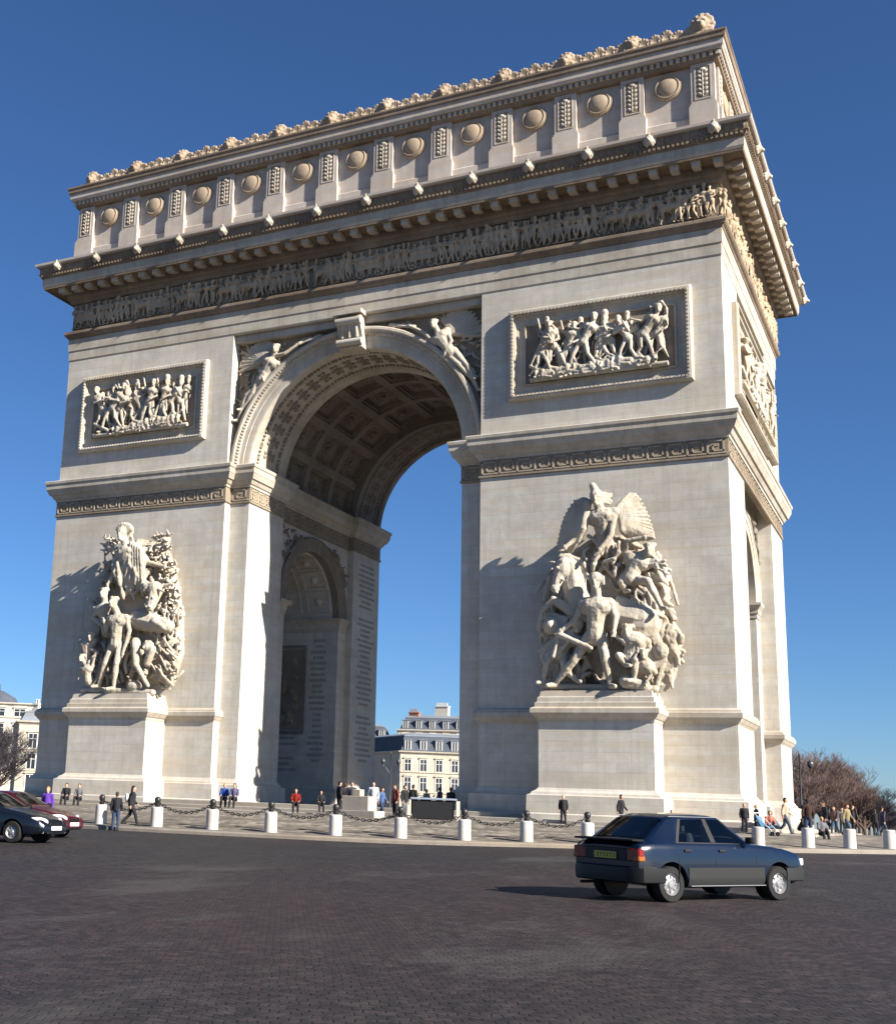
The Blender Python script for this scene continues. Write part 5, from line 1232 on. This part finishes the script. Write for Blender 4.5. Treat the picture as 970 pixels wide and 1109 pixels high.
PEOPLE = [
dict(x=3.00, y=-25.70, h=1.45, rz=-2.6, pose='stand', top=BLK, legs=JEAN, hair=BRN, label='person in a dark jacket and blue jeans standing on the plaza edge at the left', z=None),
dict(x=2.32, y=-23.74, h=1.58, rz=2.2, pose='walk', top=BLK, legs=BLK, hair=(.015,.012,.012), label='person in black with long dark hair and a pale backpack walking left', z=None, long_hair=True, bag=(0.45, 0.45, 0.43)),
dict(x=1.59, y=-28.22, h=1.55, rz=0.3, pose='stand', top=(.09,.035,.25), legs=GRY, hair=(.45,.2,.05), label='orange-haired person in a violet jacket standing behind the maroon car', z=None),
dict(x=-7.44, y=-15.64, h=1.5, rz=0.3, pose='sit', top=BLK, legs=BLK, hair=BRN, label='small dark seated child, left of two, at the foot of the left pier', z=0.7),
dict(x=-6.87, y=-15.33, h=1.5, rz=0.3, pose='sit', top=GRY, legs=BLK, hair=BRN, label='small dark seated child, right of two, at the foot of the left pier', z=0.7),
dict(x=-2.30, y=-8.78, h=1.65, rz=0.4, pose='sit', top=(.03,.07,.25), legs=BLK, hair=BLD, label='person in a bright blue jacket sitting on the step, left of a pair', z=0.98),
dict(x=-1.57, y=-8.96, h=1.65, rz=0.2, pose='sit', top=(.10,.09,.16), legs=BLK, hair=BRN, label='person in a dull purple jacket sitting beside the one in blue', z=0.98),
dict(x=2.22, y=-9.23, h=1.6, rz=0.5, pose='sit', top=(.16,.012,.008), legs=BLK, hair=BRN, label='person in a red coat seated in the shade by the left jamb', z=0.85),
dict(x=1.50, y=-4.96, h=1.5, rz=0.6, pose='sit', top=BLK, legs=BLK, hair=BRN, label='dark seated person in the shadow of the side passage mouth', z=0.9),
dict(x=4.62, y=-9.09, h=1.68, rz=2.4, pose='stand', top=BLK, legs=BLK, hair=BLK, label='tall dark-clad person, left of the dark trio by the stone block', z=None),
dict(x=4.43, y=-8.04, h=1.62, rz=-2.2, pose='stand', top=(.03,.02,.03), legs=BLK, hair=BRN, label='dark-clad person in the middle of the trio by the stone block', z=None),
dict(x=5.60, y=-9.73, h=1.66, rz=0.8, pose='walk', top=(.03,.03,.04), legs=BLK, hair=BRN, label='dark-clad walker nearest the pale stone block', z=None),
dict(x=6.14, y=-8.27, h=1.72, rz=0.3, pose='stand', top=(.42,.45,.46), legs=(.06,.08,.12), hair=BLK, label='person in a pale grey shirt standing right of the stone block', z=None),
dict(x=4.83, y=-4.32, h=1.5, rz=1.3, pose='walk', top=(.06,.10,.22), legs=JEAN, hair=BRN, label='person in blue walking in the middle of the great arch', z=None),
dict(x=6.71, y=-6.79, h=1.65, rz=-0.6, pose='stand', top=(.14,.04,.03), legs=BLK, hair=BRN, label='person in a rust-red jacket left of the dark covered stand', z=None),
dict(x=7.93, y=-8.46, h=1.6, rz=1.2, pose='stand', top=BLK, legs=GRY, hair=BLK, label='dark-clad person leaning at the left end of the covered stand', z=None),
dict(x=6.31, y=-3.51, h=1.72, rz=2.9, pose='stand', top=(.02,.02,.02), legs=BLK, hair=BLK, label='tall dark person behind the left end of the covered stand', z=None),
dict(x=4.65, y=2.57, h=1.6, rz=-2.0, pose='walk', top=(.35,.30,.27), legs=JEAN, hair=BLD, label='person in a light top beyond the covered stand', z=None),
dict(x=6.45, y=0.05, h=1.7, rz=2.4, pose='stand', top=(.03,.03,.05), legs=BLK, hair=BLK, label='dark person behind the middle of the covered stand', z=None),
dict(x=7.36, y=-0.62, h=1.68, rz=-2.4, pose='stand', top=BLK, legs=BLK, hair=BRN, label='dark person at the right end of the covered stand near the pier', z=None),
dict(x=14.56, y=-3.69, h=1.45, rz=0.2, pose='stand', top=(.02,.02,.022), legs=BLK, hair=BLD, label='blond person in a black coat standing before the right pier pedestal', z=None),
dict(x=14.73, y=-0.11, h=1.6, rz=0.1, pose='sit', top=(.09,.02,.04), legs=BLK, hair=(.4,.2,.1), label='person in a dark red top sitting on the step left of the yellow bag', z=0.72),
dict(x=18.59, y=-8.50, h=1.5, rz=1.3, pose='walk', top=BLK, legs=BLK, hair=BLK, label='dark-coated walker passing behind the rear of the blue car', z=None),
dict(x=19.77, y=-3.20, h=1.55, rz=0.5, pose='sit', top=(.30,.10,.06), legs=BLK, hair=BRN, label='red-brown clad person sitting behind the blue car roof', z=0.55),
dict(x=23.22, y=-3.65, h=1.35, rz=0.4, pose='stand', top=BLK, legs=BLK, hair=BLD, label='child in black standing at the pier corner above the blue bonnet', z=None),
dict(x=23.87, y=-4.47, h=1.3, rz=-1.1, pose='stand', top=BLK, legs=BLK, hair=BLD, label='dark-clad child facing the pushchair at the pier corner', z=None),
dict(x=24.21, y=-3.11, h=1.55, rz=0.5, pose='crouch', top=(.35,.12,.08), legs=JEAN, hair=BRN, label='crouching person in a reddish top bent over the pushchair', z=None),
dict(x=24.21, y=-0.79, h=1.6, rz=-1.4, pose='crouch', top=(.05,.10,.18), legs=BLK, hair=BLD, label='crouching person in blue right of the pushchair', z=None),
dict(x=24.77, y=-1.65, h=1.72, rz=1.5, pose='walk', top=(.50,.32,.24), legs=(.05,.07,.10), hair=BLK, label='man in a beige-pink jacket striding behind the pushchair', z=None),
dict(x=26.09, y=-4.43, h=1.74, rz=-2.7, pose='stand', top=(.04,.022,.018), legs=JEAN, hair=BLK, label='man in a dark brown coat and jeans standing above a bollard by the bare trees', z=None),
dict(x=25.59, y=-2.37, h=1.5, rz=1.0, pose='crouch', top=BLK, legs=BLK, hair=BRN, label='black-clad person crouching beside the man in the brown coat', z=None),
dict(x=26.50, y=-3.04, h=1.55, rz=0.6, pose='sit', top=GRY, legs=BLK, hair=BLD, label='dark seated person with light hair right of the brown-coated man', z=0.5),
dict(x=26.14, y=2.59, h=1.65, rz=-1.0, pose='stand', top=BLK, legs=BLK, hair=BRN, label='black-clad person half behind the seated light-haired one', z=None),
dict(x=25.36, y=17.32, h=1.65, rz=-0.3, pose='walk', top=(.08,.05,.05), legs=JEAN, hair=BRN, label='far dark person strolling before the first bare trees', z=None),
dict(x=25.32, y=23.11, h=1.65, rz=0.4, pose='stand', top=GRY, legs=BLK, hair=BRN, label='far grey-clad person strolling right of the dark one', z=None),
dict(x=26.78, y=7.60, h=1.65, rz=1.1, pose='walk', top=(.22,.18,.10), legs=JEAN, hair=BRN, label='person in a dull yellow top above the second bollard from the right', z=None),
dict(x=26.88, y=9.98, h=1.65, rz=1.8, pose='stand', top=BLK, legs=BLK, hair=BRN, label='black-clad person right of the one in pale yellow', z=None),
dict(x=28.19, y=13.03, h=1.65, rz=2.5, pose='walk', top=(.05,.05,.08), legs=JEAN, hair=BRN, label='dark bluish person near the rightmost bollard', z=None),
dict(x=27.35, y=21.89, h=1.65, rz=3.2, pose='stand', top=BLK, legs=BLK, hair=BRN, label='black-clad far person left of the rightmost bollard', z=None)]
for p in PEOPLE: person(**p)
# ---- pushchair
def pushchair(x, y, rz):
    t = empty('pushchair', (x, y, G(x, y)), rz, 'low blue pushchair with pale handles in front of the crouching pair, right of the pier', 'pushchair')
    mb = MB()
    for e in (-.24, .24): mb.tube([(e, .45, 1.0), (e, -.35, .28), (e, -.45, .12)], .018, 6); mb.tube([(e, .35, .12), (e, -.15, .55)], .016, 6)
    mb.tube([(-.24, .45, 1.0), (.24, .45, 1.0)], .02, 6); mb.build('frame', cm((.6, .6, .62), .4), t)
    s = MB(); s.box(-.22, .22, -.25, .12, .36, .42); s.prism([(.10, .40), (.36, .86), (.42, .84), (.16, .36)], 'x', -.22, .22); s.build('seat', cm((.04, .12, .22)), t, bevel=.015)
    for px_, py_ in ((-.24, -.42), (.24, -.42), (-.24, .36), (.24, .36)):
        wv = MB(); rows = [[(px_+a, py_+.1*r*cos(2*pi*k/12), .10+.1*r*sin(2*pi*k/12)) for k in range(12)] for a, r in ((-.02, .2), (-.02, 1), (.02, 1), (.02, .2))]
        wv.grid(rows, close_u=True).build('wheel', M['iron'], t)
pushchair(24.39, -5.35, 1.2)
# ---- stone block, dark stand, bag
x, y = 6.39, -10.46; z = G(x, y)
t = empty('stone_block', (x, y, z), -.1, 'two-tier pale stone block standing on the plaza before the great arch', 'stone block')
MB().box(-.95, 1.15, -.5, .5, -.02, .32).build('lower_tier', M['plain'], t, bevel=.02); MB().box(-.75, .75, -.42, .42, .32, 1.0).build('upper_tier', M['plain'], t, bevel=.02)
MB().box(-.3, .15, -.2, .2, 1.0, 1.32).build('cap_stone', M['plain'], t, bevel=.02)
x, y = 8.46, -5.85; z = G(x, y)
t = empty('covered_stand', (x, y, z), .35, 'long dark draped stand with a blue-grey top and pale end posts under the great arch', 'stand')
MB().box(-1.1, 1.0, -.5, .5, .0, .95).build('drape', cm((.015, .015, .018)), t, bevel=.04); MB().box(-1.2, 1.15, -.6, .6, .97, 1.07).build('top', cm((.22, .27, .34), .5), t, bevel=.02)
for e in (-1.25, 1.22): MB().box(e-.09, e+.09, -.62, -.44, 0, .95).build('post', cm((.55, .50, .42)), t)
x, y = 15.46, 0.29
tag(link('bag', carve(MB().ell((0, 0, .17), (.2, .14, .17)).cap((-.1, 0, .3), (.1, 0, .3), .02, .02), .02, 'bag', 1), cm((.5, .38, .12))), 'yellow bag resting on the step between the seated woman and the walker', 'bag').location = (x, y, .52)
# ================================================================== CARS
def pl(T, x):
    if x <= T[0][0]: return T[0][1]
    for (a, b), (c, d) in zip(T, T[1:]):
        if x <= c: return b+(d-b)*(x-a)/(c-a)
    return T[-1][1]
M['tyre'] = mat('tyre_rubber', (.018, .018, .018), .8, .2); M['rim'] = mat('silver_rim', (.30, .30, .31), .4, .5, .5); gm_ = bpy.data.materials.new('car_glass'); gm_.use_nodes = True; t_ = gm_.node_tree; t_.nodes.remove(t_.nodes['Principled BSDF'])
ms = t_.nodes.new('ShaderNodeMixShader'); fr_ = t_.nodes.new('ShaderNodeFresnel'); fr_.inputs[0].default_value = 1.6
tb = t_.nodes.new('ShaderNodeBsdfTransparent'); tb.inputs[0].default_value = (.55, .64, .66, 1); gb = t_.nodes.new('ShaderNodeBsdfGlossy'); gb.inputs['Roughness'].default_value = .03
t_.links.new(fr_.outputs[0], ms.inputs[0]); t_.links.new(tb.outputs[0], ms.inputs[1]); t_.links.new(gb.outputs[0], ms.inputs[2]); t_.links.new(ms.outputs[0], t_.nodes['Material Output'].inputs['Surface'])
M['glass'] = gm_
M['seat'] = mat('seat_cloth', (.045, .045, .05), .9)
M['trimgrey'] = mat('grey_plastic_trim', (.018, .020, .020), .6); M['black'] = mat('black_plastic', (.007, .007, .008), .45); M['tail'] = mat('red_tail_lamp', (.20, .010, .008), .2, .6, 0, .5)
M['amber'] = mat('amber_lamp', (.30, .09, .015), .2, .6, 0, .5); M['clear'] = mat('clear_headlamp', (.75, .78, .8), .1, .8, .2, .6); M['plate_y'] = mat('yellow_plate', (.50, .40, .07), .5); M['plate_w'] = mat('white_plate', (.75, .74, .68), .5)
def car(label, loc, rz, paint, S):
    t = empty('parked_car' if S.get('parked') else 'car', loc, rz, label, 'car')
    hw = S['hw']; wb = S['wb']; wr = S['wr']
    xs = sorted(set([round(S['x0']+(S['x1']-S['x0'])*k/46, 4) for k in range(47)]+[a for a, b in S['top']]+[a for a, b in S['belt']]))
    def sec(x):
        W_ = hw*pl(S['plan'], x); zb = pl(S['belt'], x); zt = max(pl(S['top'], x), zb+.02); wt = min(pl(S['wt'], x), W_*.97); zl = pl(S['low'], x)
        return [(0, zl), (W_*.82, zl), (W_*.95, zl+.03), (W_*.99, zl+.12), (W_, zl+(zb-zl)*.5), (W_*.992, zb-.10), (W_*.965, zb-.015), (W_*.945, zb), (wt+.01, zt-.055), (wt-.03, zt-.018), (wt*.8, zt), (wt*.4, zt+.012), (0, zt+.016)]
    mb = MB(); rows = []
    for x in xs:
        h = sec(x); rows.append([(x, y, z) for y, z in h]+[(x, -y, z) for y, z in reversed(h[1:-1])])
    mb.grid(rows, close_u=True); m_ = len(rows[0]); mb.f.append(tuple(range(m_))); n0 = (len(rows)-1)*m_; mb.f.append(tuple(n0+k for k in reversed(range(m_))))
    body = mb.build('body', paint, None, True)
    cut = []
    for wx in (0, wb):
        for e in (-1, 1):
            c = MB(); c.prism([(wx+(wr+.075)*cos(2*pi*k/28), wr+.0+(wr+.075)*sin(2*pi*k/28)) for k in range(28)], 'y', *sorted((e*(hw-.30), e*(hw+.2))))
            c.v = [(a, b, c_) for a, b, c_ in c.v]; co_ = c.build('c', None); cut.append(co_)
    cv = S['cav']; hy = S['cavw']
    cab = [('y', cv, -hy, hy)]
    for nm_, a in S['glass'].items():
        if nm_.startswith('side'):
            for e in (-1, 1): cab.append(('y', a, *sorted((e*(hy-.06), e*(hw+.2)))))
        else:
            x0_, x1_ = a[0], a[1]; z0_, z1_ = pl(S['top'], x0_), pl(S['top'], x1_)
            dx = x1_-x0_; sg = 1 if dx > 0 else -1; q0 = (x0_+sg*.03, z0_+.02); q1 = (x1_-sg*.03, z1_-.01)
            nx, nz = -(q1[1]-q0[1]), (q1[0]-q0[0]); ln_ = math.hypot(nx, nz); nx, nz = nx/ln_*sg, nz/ln_*sg
            cab.append(('y', [(q0[0]-nx*.16, q0[1]-nz*.16), (q1[0]-nx*.16, q1[1]-nz*.16), (q1[0]+nx*.12, q1[1]+nz*.12), (q0[0]+nx*.12, q0[1]+nz*.12)], -hy+.02, hy-.02))
    for ax_, pg, a0, a1 in cab: cut.append(MB().prism(pg, ax_, a0, a1).build('c', None))
    for co_ in cut:
        md = body.modifiers.new('b', 'BOOLEAN'); md.operation = 'DIFFERENCE'; md.object = co_; md.solver = 'EXACT'
    me = baked(body); bpy.data.objects.remove(body)
    for co_ in cut: bpy.data.objects.remove(co_)
    me.set_sharp_from_angle(angle=radians(34)); me.materials.clear(); me.materials.append(paint)
    body = link('body', me, None, t)
    def ys(x, z):
        h = sec(x); (y1, z1), (y2, z2) = h[7], h[8]
        if z <= z1: 
            for (ya, za), (yb, zb_) in zip(h[2:8], h[3:8]):
                if za <= z <= zb_: return ya+(yb-ya)*(z-za)/max(1e-6, zb_-za)
            return h[7][0] if z > h[6][1] else h[3][0]
        return y1+(y2-y1)*(z-z1)/max(1e-6, z2-z1)
    def side_panel(name, poly, mt, off=.006, parent=None, both=True, nu=8):
        """poly given as bottom-left, bottom-right, top-right, top-left in (x, z); follows the flank"""
        out = []
        for e in ((-1, 1) if both else (-1,)):
            g = MB(); rws = []
            for i in range(5):
                v = i/4; r_ = []
                for j in range(nu+1):
                    u = j/nu; bx_ = poly[0][0]+(poly[1][0]-poly[0][0])*u; bz = poly[0][1]+(poly[1][1]-poly[0][1])*u; tx = poly[3][0]+(poly[2][0]-poly[3][0])*u; tz = poly[3][1]+(poly[2][1]-poly[3][1])*u
                    x = bx_+(tx-bx_)*v; z = bz+(tz-bz)*v; r_.append((x, e*(ys(x, z)+off), z))
                rws.append(r_)
            inner = [[(a, b-e*.03, c) for a, b, c in r_] for r_ in rws]
            g.grid(rws); 
            rim = [rws[0], inner[0]]; g.grid(rim); g.grid([rws[-1], inner[-1]]); g.grid([[r_[0] for r_ in rws], [r_[0] for r_ in inner]]); g.grid([[r_[-1] for r_ in rws], [r_[-1] for r_ in inner]])
            out.append(g.build(name, mt, parent or t, True))
        return out
    def top_panel(name, x0, x1, f0, f1, mt, off=.008, n=8):
        g = MB(); rws = []
        for i in range(n+1):
            x = x0+(x1-x0)*i/n; h = sec(x); zt = h[-1][1]; sl = (pl(S['top'], x+.03)-pl(S['top'], x-.03))/.06; nn = Vector((-sl, 0, 1)).normalized()
            f = f0+(f1-f0)*i/n; r_ = []
            for j in range(-6, 7):
                y = f*h[9][0]*j/6; z = h[10][1]+.016*(1-(abs(j)/6)**2) if abs(y) < h[10][0] else h[9][1]+(h[10][1]-h[9][1])*(h[9][0]-abs(y))/max(1e-6, h[9][0]-h[10][0])
                r_.append((x+nn.x*off, y, z+nn.z*off))
            rws.append(r_)
        g.grid(rws); return g.build(name, mt, t, True)
    # seats inside the cabin
    for sx_, sy_, w_ in ((1.0, .30, .22), (1.0, -.30, .22), (.22, 0, .5)):
        g = MB(); g.prism([(sx_-.28, .42), (sx_+.28, .42), (sx_+.26, .60), (sx_-.06, .58), (sx_-.22, 1.10), (sx_-.34, 1.08)], 'y', sy_-w_, sy_+w_)
        so_ = g.build('car_seat', M['seat'], t, bevel=.03)
        if w_ < .4: MB().box(sx_-.36, sx_-.28, sy_-.11, sy_+.11, 1.10, 1.26).build('headrest', M['seat'], so_, bevel=.02)
    MB().prism([(cv[1][0]-.35, .55), (cv[1][0]-.02, .55), (cv[1][0]-.06, .90), (cv[1][0]-.30, .86)], 'y', -hy+.02, hy-.02).build('dashboard', M['black'], t)
    sw_ = MB(); sc_ = Vector((cv[1][0]-.46, .30, .86)); sw_.tube([sc_+Vector((.07*cos(2*pi*k/16), .17*sin(2*pi*k/16), .16*cos(2*pi*k/16))) for k in range(17)], .014, 6, False); sw_.build('steering_wheel', M['black'], t)
    for name, a in S['glass'].items():
        if name.startswith('side'): side_panel('side_window', a, M['glass'])
        else: top_panel(name, *a, M['glass'])
    for a in S['pillars']: side_panel('window_pillar', a, M['black'], .004)
    for a in S['trim']: side_panel('side_trim', a, M['trimgrey'] if S.get('grey') else M['black'], .012, nu=16)
    for xx in S['gaps']:
        side_panel('door_gap', [(xx-.006, pl(S['low'], xx)+.10), (xx+.006, pl(S['low'], xx)+.10), (xx+.006, pl(S['belt'], xx)-.01), (xx-.006, pl(S['belt'], xx)-.01)], M['black'], .003, nu=1)
    for xx in S['handles']: side_panel('door_handle', [(xx, .80), (xx+.15, .80), (xx+.15, .84), (xx, .84)], M['black'], .022, nu=2)
    # wheels
    for wx in (0, wb):
        for e in (-1, 1):
            w_ = empty('wheel', (wx, e*(hw-.115), wr)); w_.parent = t
            def ringm(prof, seg=28):
                g = MB(); rws = [[(r*cos(2*pi*k/seg), e*d, r*sin(2*pi*k/seg)) for k in range(seg)] for r, d in prof]; return g.grid(rws, close_u=True)
            ringm([(wr*.6, -.09), (wr*.93, -.095), (wr, -.07), (wr, .07), (wr*.93, .095), (wr*.64, .098), (wr*.62, .08)]).build('tyre', M['tyre'], w_, True)
            rm = ringm([(wr*.63, .075), (wr*.60, .092), (wr*.55, .07), (wr*.50, .045), (wr*.30, .06), (wr*.20, .075), (wr*.18, .085), (.002, .088)])
            for k in range(S.get('spokes', 8)):
                a = 2*pi*k/S.get('spokes', 8); c = Vector((wr*.40*cos(a), e*.062, wr*.40*sin(a)))
                rm.ell(c, (wr*.10, .016, wr*.06), Matrix.Rotation(-a, 3, 'Y'), 6, 4)
            rm.build('rim', M['rim'], w_, True)
            MB().prism([(wx+wr*.98*cos(2*pi*k/20), wr+wr*.98*sin(2*pi*k/20)) for k in range(20)], 'y', *sorted((e*(hw-.32), e*(hw-.3)))).build('wheel_arch', M['black'], t)
    for f in S['extra']: f(t, sec)
    return t
def bumper(name, x_in, x_out, hw, z0, z1, mt, rnd=.14, wrap=.45):
    """wrap-round bumper bar"""
    s = 1 if x_out > x_in else -1
    def fn(t, sec):
        path = [(x_in-s*wrap, -hw*1.005), (x_out-s*rnd, -hw*.985), (x_out-s*.03, -hw*.86), (x_out, -hw*.6), (x_out+s*.012, 0), (x_out, hw*.6), (x_out-s*.03, hw*.86), (x_out-s*rnd, hw*.985), (x_in-s*wrap, hw*1.005)]
        if s < 0: path = path[::-1]
        prof = [(-.12, z0), (-.01, z0), (.012, z0+.02), (.02, (z0+z1)/2), (.012, z1-.02), (-.03, z1), (-.12, z1)]
        MB().sweep(path, prof, closed=False).build(name, mt, t, True)
    return fn
def boxpart(name, x0, x1, y0, y1, z0, z1, mt, bev=.01, mirror=True, smooth=False):
    def fn(t, sec):
        for e in ((1, -1) if mirror else (1,)): MB().box(x0, x1, *sorted((e*y0, e*y1)), z0, z1).build(name, mt, t, smooth, bevel=bev)
    return fn
def plate(x, y0, y1, z0, z1, mt, seed):
    def fn(t, sec):
        o = MB().box(*sorted((x, x+(.012 if x > 1 else -.012))), y0, y1, z0, z1).build('number_plate', mt, t)
        rr = random.Random(seed); g = MB(); y = y0+.04; s = 1 if x > 1 else -1
        while y < y1-.05:
            wd = .045; a, b = sorted((x+s*.010, x+s*.015)); k = rr.random()
            g.box(a, b, y, y+.012, z0+.025, z1-.025)
            if k < .7: g.box(a, b, y+.012, y+wd, z1-.037, z1-.025)
            if k > .3: g.box(a, b, y+.012, y+wd, z0+.025, z0+.037)
            if k > .5: g.box(a, b, y+wd-.012, y+wd, z0+.037, z1-.037)
            y += .075
        g.build('lettering', M['black'], o)
    return fn
PB = mat('dark_blue_car_paint', (.002, .007, .022), .24, .5, .1, .7)
hatch = dict(cav=[(-.30, .50), (1.80, .50), (1.74, .90), (1.30, 1.325), (.30, 1.345), (.12, 1.29), (-.32, .93)], cavw=.555, hw=.815, wb=2.48, wr=.285, x0=-.66, x1=3.15, grey=True, spokes=8,
    plan=[(-.66, .93), (-.45, .975), (0, 1), (2.4, 1), (2.8, .975), (3.05, .93), (3.15, .87)],
    low=[(-.66, .42), (-.4, .28), (0, .22), (2.5, .22), (2.9, .26), (3.15, .36)],
    belt=[(-.66, .84), (-.60, .90), (-.35, .93), (1.0, .93), (1.9, .905), (2.6, .86), (3.0, .775), (3.15, .66)],
    top=[(-.66, .86), (-.60, .93), (-.50, .965), (-.42, .98), (.10, 1.335), (.30, 1.385), (.8, 1.40), (1.15, 1.39), (1.30, 1.365), (1.90, .965), (2.0, .935), (2.6, .885), (3.0, .80), (3.15, .68)],
    wt=[(-.66, .70), (-.42, .70), (.10, .585), (.3, .575), (1.2, .575), (1.35, .59), (1.9, .70), (3.15, .64)],
    glass={'rear_window': (-.40, .09, .93, .90), 'windscreen': (1.86, 1.33, .93, .92), 'side1': [(.20, .955), (.93, .955), (.90, 1.325), (.42, 1.315)], 'side2': [(1.04, .955), (1.78, .94), (1.28, 1.315), (.99, 1.325)]},
    pillars=[[(.93, .955), (1.04, .955), (.99, 1.33), (.90, 1.33)], [(.14, .95), (.20, .95), (.42, 1.32), (.36, 1.32)], [(1.78, .935), (1.83, .93), (1.32, 1.325), (1.28, 1.32)], [(.14, .938), (1.83, .925), (1.83, .94), (.14, .955)]],
    trim=[[(-.55, .34), (-.33, .34), (-.33, .56), (-.60, .56)], [(.36, .27), (2.1, .27), (2.1, .55), (.36, .55)], [(2.84, .34), (3.0, .36), (3.02, .54), (2.84, .55)]],
    gaps=[.16, .985, 1.93], handles=[.28, 1.06],
    extra=[bumper('rear_bumper', -.60, -.74, .80, .30, .56, M['black']), bumper('front_bumper', 3.11, 3.22, .79, .32, .56, M['trimgrey']),
           boxpart('tail_lamp', -.685, -.56, .50, .785, .64, .84, M['tail'], .02), boxpart('indicator', -.69, -.545, .66, .79, .645, .73, M['amber'], .015),
           boxpart('tailgate_panel', -.672, -.64, -.48, .48, .64, .84, M['black'], .01, False), plate(-.68, -.26, .26, .665, .775, M['plate_y'], 4),
           boxpart('spoiler', -.74, -.48, -.70, .70, .955, .99, M['black'], .012, False), boxpart('exhaust_pipe', -.86, -.5, .40, .45, .235, .285, M['black'], .015, False),
           boxpart('headlamp', 3.07, 3.16, .44, .74, .58, .70, M['clear'], .015), boxpart('door_mirror', 1.66, 1.76, .80, .96, .94, 1.05, M['black'], .025),
           boxpart('roof_gutter', .15, 1.25, .588, .60, 1.352, 1.365, M['rim'], .003), boxpart('sill_line', .40, 2.12, .812, .822, .255, .268, M['rim'], .002)])
LR = Vector((cos(YAW), sin(YAW), 0)); LF = Vector((-sin(YAW), cos(YAW), 0))
def place(lat, dep): q = Vector((CP.x, CP.y, 0))+LR*lat+LF*dep; return q
def car_at(label, wheel, hdg, paint, S, near=1):
    """wheel = ground point under the near rear wheel; near = -1 when the near flank is the left one"""
    h = Vector(hdg).normalized(); rz = atan2(h.y, h.x); left = Vector((-h.y, h.x, 0))
    o = Vector(wheel)+left*(S['hw']-.115)*near
    f = o+h*S['wb']; z = (G(o.x, o.y)+G(f.x, f.y))/2
    t = car(label, (o.x, o.y, G(o.x, o.y)), rz, paint, S)
    t.rotation_euler = (0, -math.atan2(G(f.x, f.y)-G(o.x, o.y), S['wb']), rz)
    return t
car_at('dark blue five-door hatchback with grey lower flanks driving past on the cobbles', place(6.30, 20.7), LR*2.2+LF*1.15, PB, hatch)
saloon = dict(cav=[(-.05, .50), (2.1, .50), (2.02, .90), (1.45, 1.31), (.45, 1.335), (.32, 1.28), (-.05, 1.0)], cavw=.555, hw=.86, wb=2.65, wr=.30, x0=-.95, x1=3.56, spokes=7,
    plan=[(-.95, .88), (-.6, .96), (0, 1), (2.4, 1), (2.95, .97), (3.3, .90), (3.48, .80), (3.56, .70)],
    low=[(-.95, .42), (-.4, .28), (0, .22), (2.7, .22), (3.2, .24), (3.56, .34)],
    belt=[(-.95, .88), (-.6, .95), (1.0, .93), (2.0, .90), (2.7, .83), (3.2, .72), (3.45, .62), (3.56, .52)],
    top=[(-.95, .90), (-.8, .99), (-.25, 1.04), (.35, 1.36), (.7, 1.40), (1.2, 1.40), (1.45, 1.36), (2.2, .965), (2.35, .93), (2.8, .865), (3.2, .765), (3.45, .66), (3.56, .55)],
    wt=[(-.95, .66), (-.25, .68), (.35, .58), (1.4, .58), (2.2, .74), (3.0, .70), (3.56, .5)],
    glass={'rear_window': (-.22, .33, .92, .9), 'windscreen': (2.14, 1.48, .94, .92), 'side1': [(.15, .96), (.95, .955), (.93, 1.335), (.42, 1.31)], 'side2': [(1.05, .955), (2.02, .93), (1.42, 1.32), (1.02, 1.335)]},
    pillars=[[(.95, .955), (1.05, .955), (1.02, 1.34), (.93, 1.34)], [(.05, .94), (2.05, .915), (2.05, .93), (.05, .955)]],
    trim=[[(.4, .48), (2.2, .48), (2.2, .54), (.4, .54)]], gaps=[.1, 1.0, 2.12], handles=[.2, 1.12],
    extra=[boxpart('front_grille', 3.50, 3.575, -.30, .30, .50, .60, M['black'], .02, False), boxpart('tail_lamp', -.97, -.8, .5, .74, .68, .86, M['tail'], .03),
           boxpart('lower_grille', 3.50, 3.60, -.42, .42, .27, .36, M['black'], .02, False), boxpart('fog_lamp', 3.44, 3.555, .48, .60, .29, .37, M['clear'], .03),
           plate(3.60, -.26, .26, .385, .495, M['plate_w'], 8), boxpart('door_mirror', 1.92, 2.06, .84, 1.02, .93, 1.06, M['black'], .04),
           bumper('front_bumper', 3.50, 3.58, .62, .30, .50, None, .05, .1), bumper('rear_bumper', -.9, -1.0, .76, .32, .58, M['black'])])
def headlamp(t, sec):
    for e in (-1, 1):
        g = MB(); rws = []
        for i in range(7):
            a = i/6; x = 3.50-.34*a**1.3; y = e*(.36+.33*a); h = .06+.045*sin(pi*a)+.02*a; zc = .60+.035*a
            rws.append([(x+.05-.02*abs(k-2)*.6, y, zc-h+2*h*k/4) for k in range(5)])
        g.grid(rws); g.grid([[ (a-.12, b, c) for a, b, c in r_] for r_ in rws]); g.grid([[r_[0] for r_ in rws], [(r_[0][0]-.12, r_[0][1], r_[0][2]) for r_ in rws]]); g.grid([[r_[-1] for r_ in rws], [(r_[-1][0]-.12, r_[-1][1], r_[-1][2]) for r_ in rws]])
        g.build('headlamp', M['clear'], t, True)
PK = mat('black_car_paint', (.004, .006, .012), .25, .5, 0, .5); PM = mat('maroon_car_paint', (.05, .005, .012), .28, .5, .05, .6)
import copy
def mk(paint):
    S = dict(saloon); S['extra'] = [f for f in saloon['extra'] if f.__name__ == 'fn']+[headlamp]
    S['extra'][6] = bumper('front_bumper', 3.50, 3.58, .62, .30, .50, paint, .05, .1); return S
h2 = LR*1.0-LF*.42; h2.normalize()
fwl = Vector((8.50, -38.14, 0))
car_at('black saloon with pale oval headlamps and white plate, foremost car at the left edge', fwl-h2*2.65, h2, PK, mk(PK))
fw2 = Vector((6.25, -34.42, 0))
car_at('maroon saloon half hidden behind the black car at the left', fw2-h2*2.65, h2, PM, mk(PM))
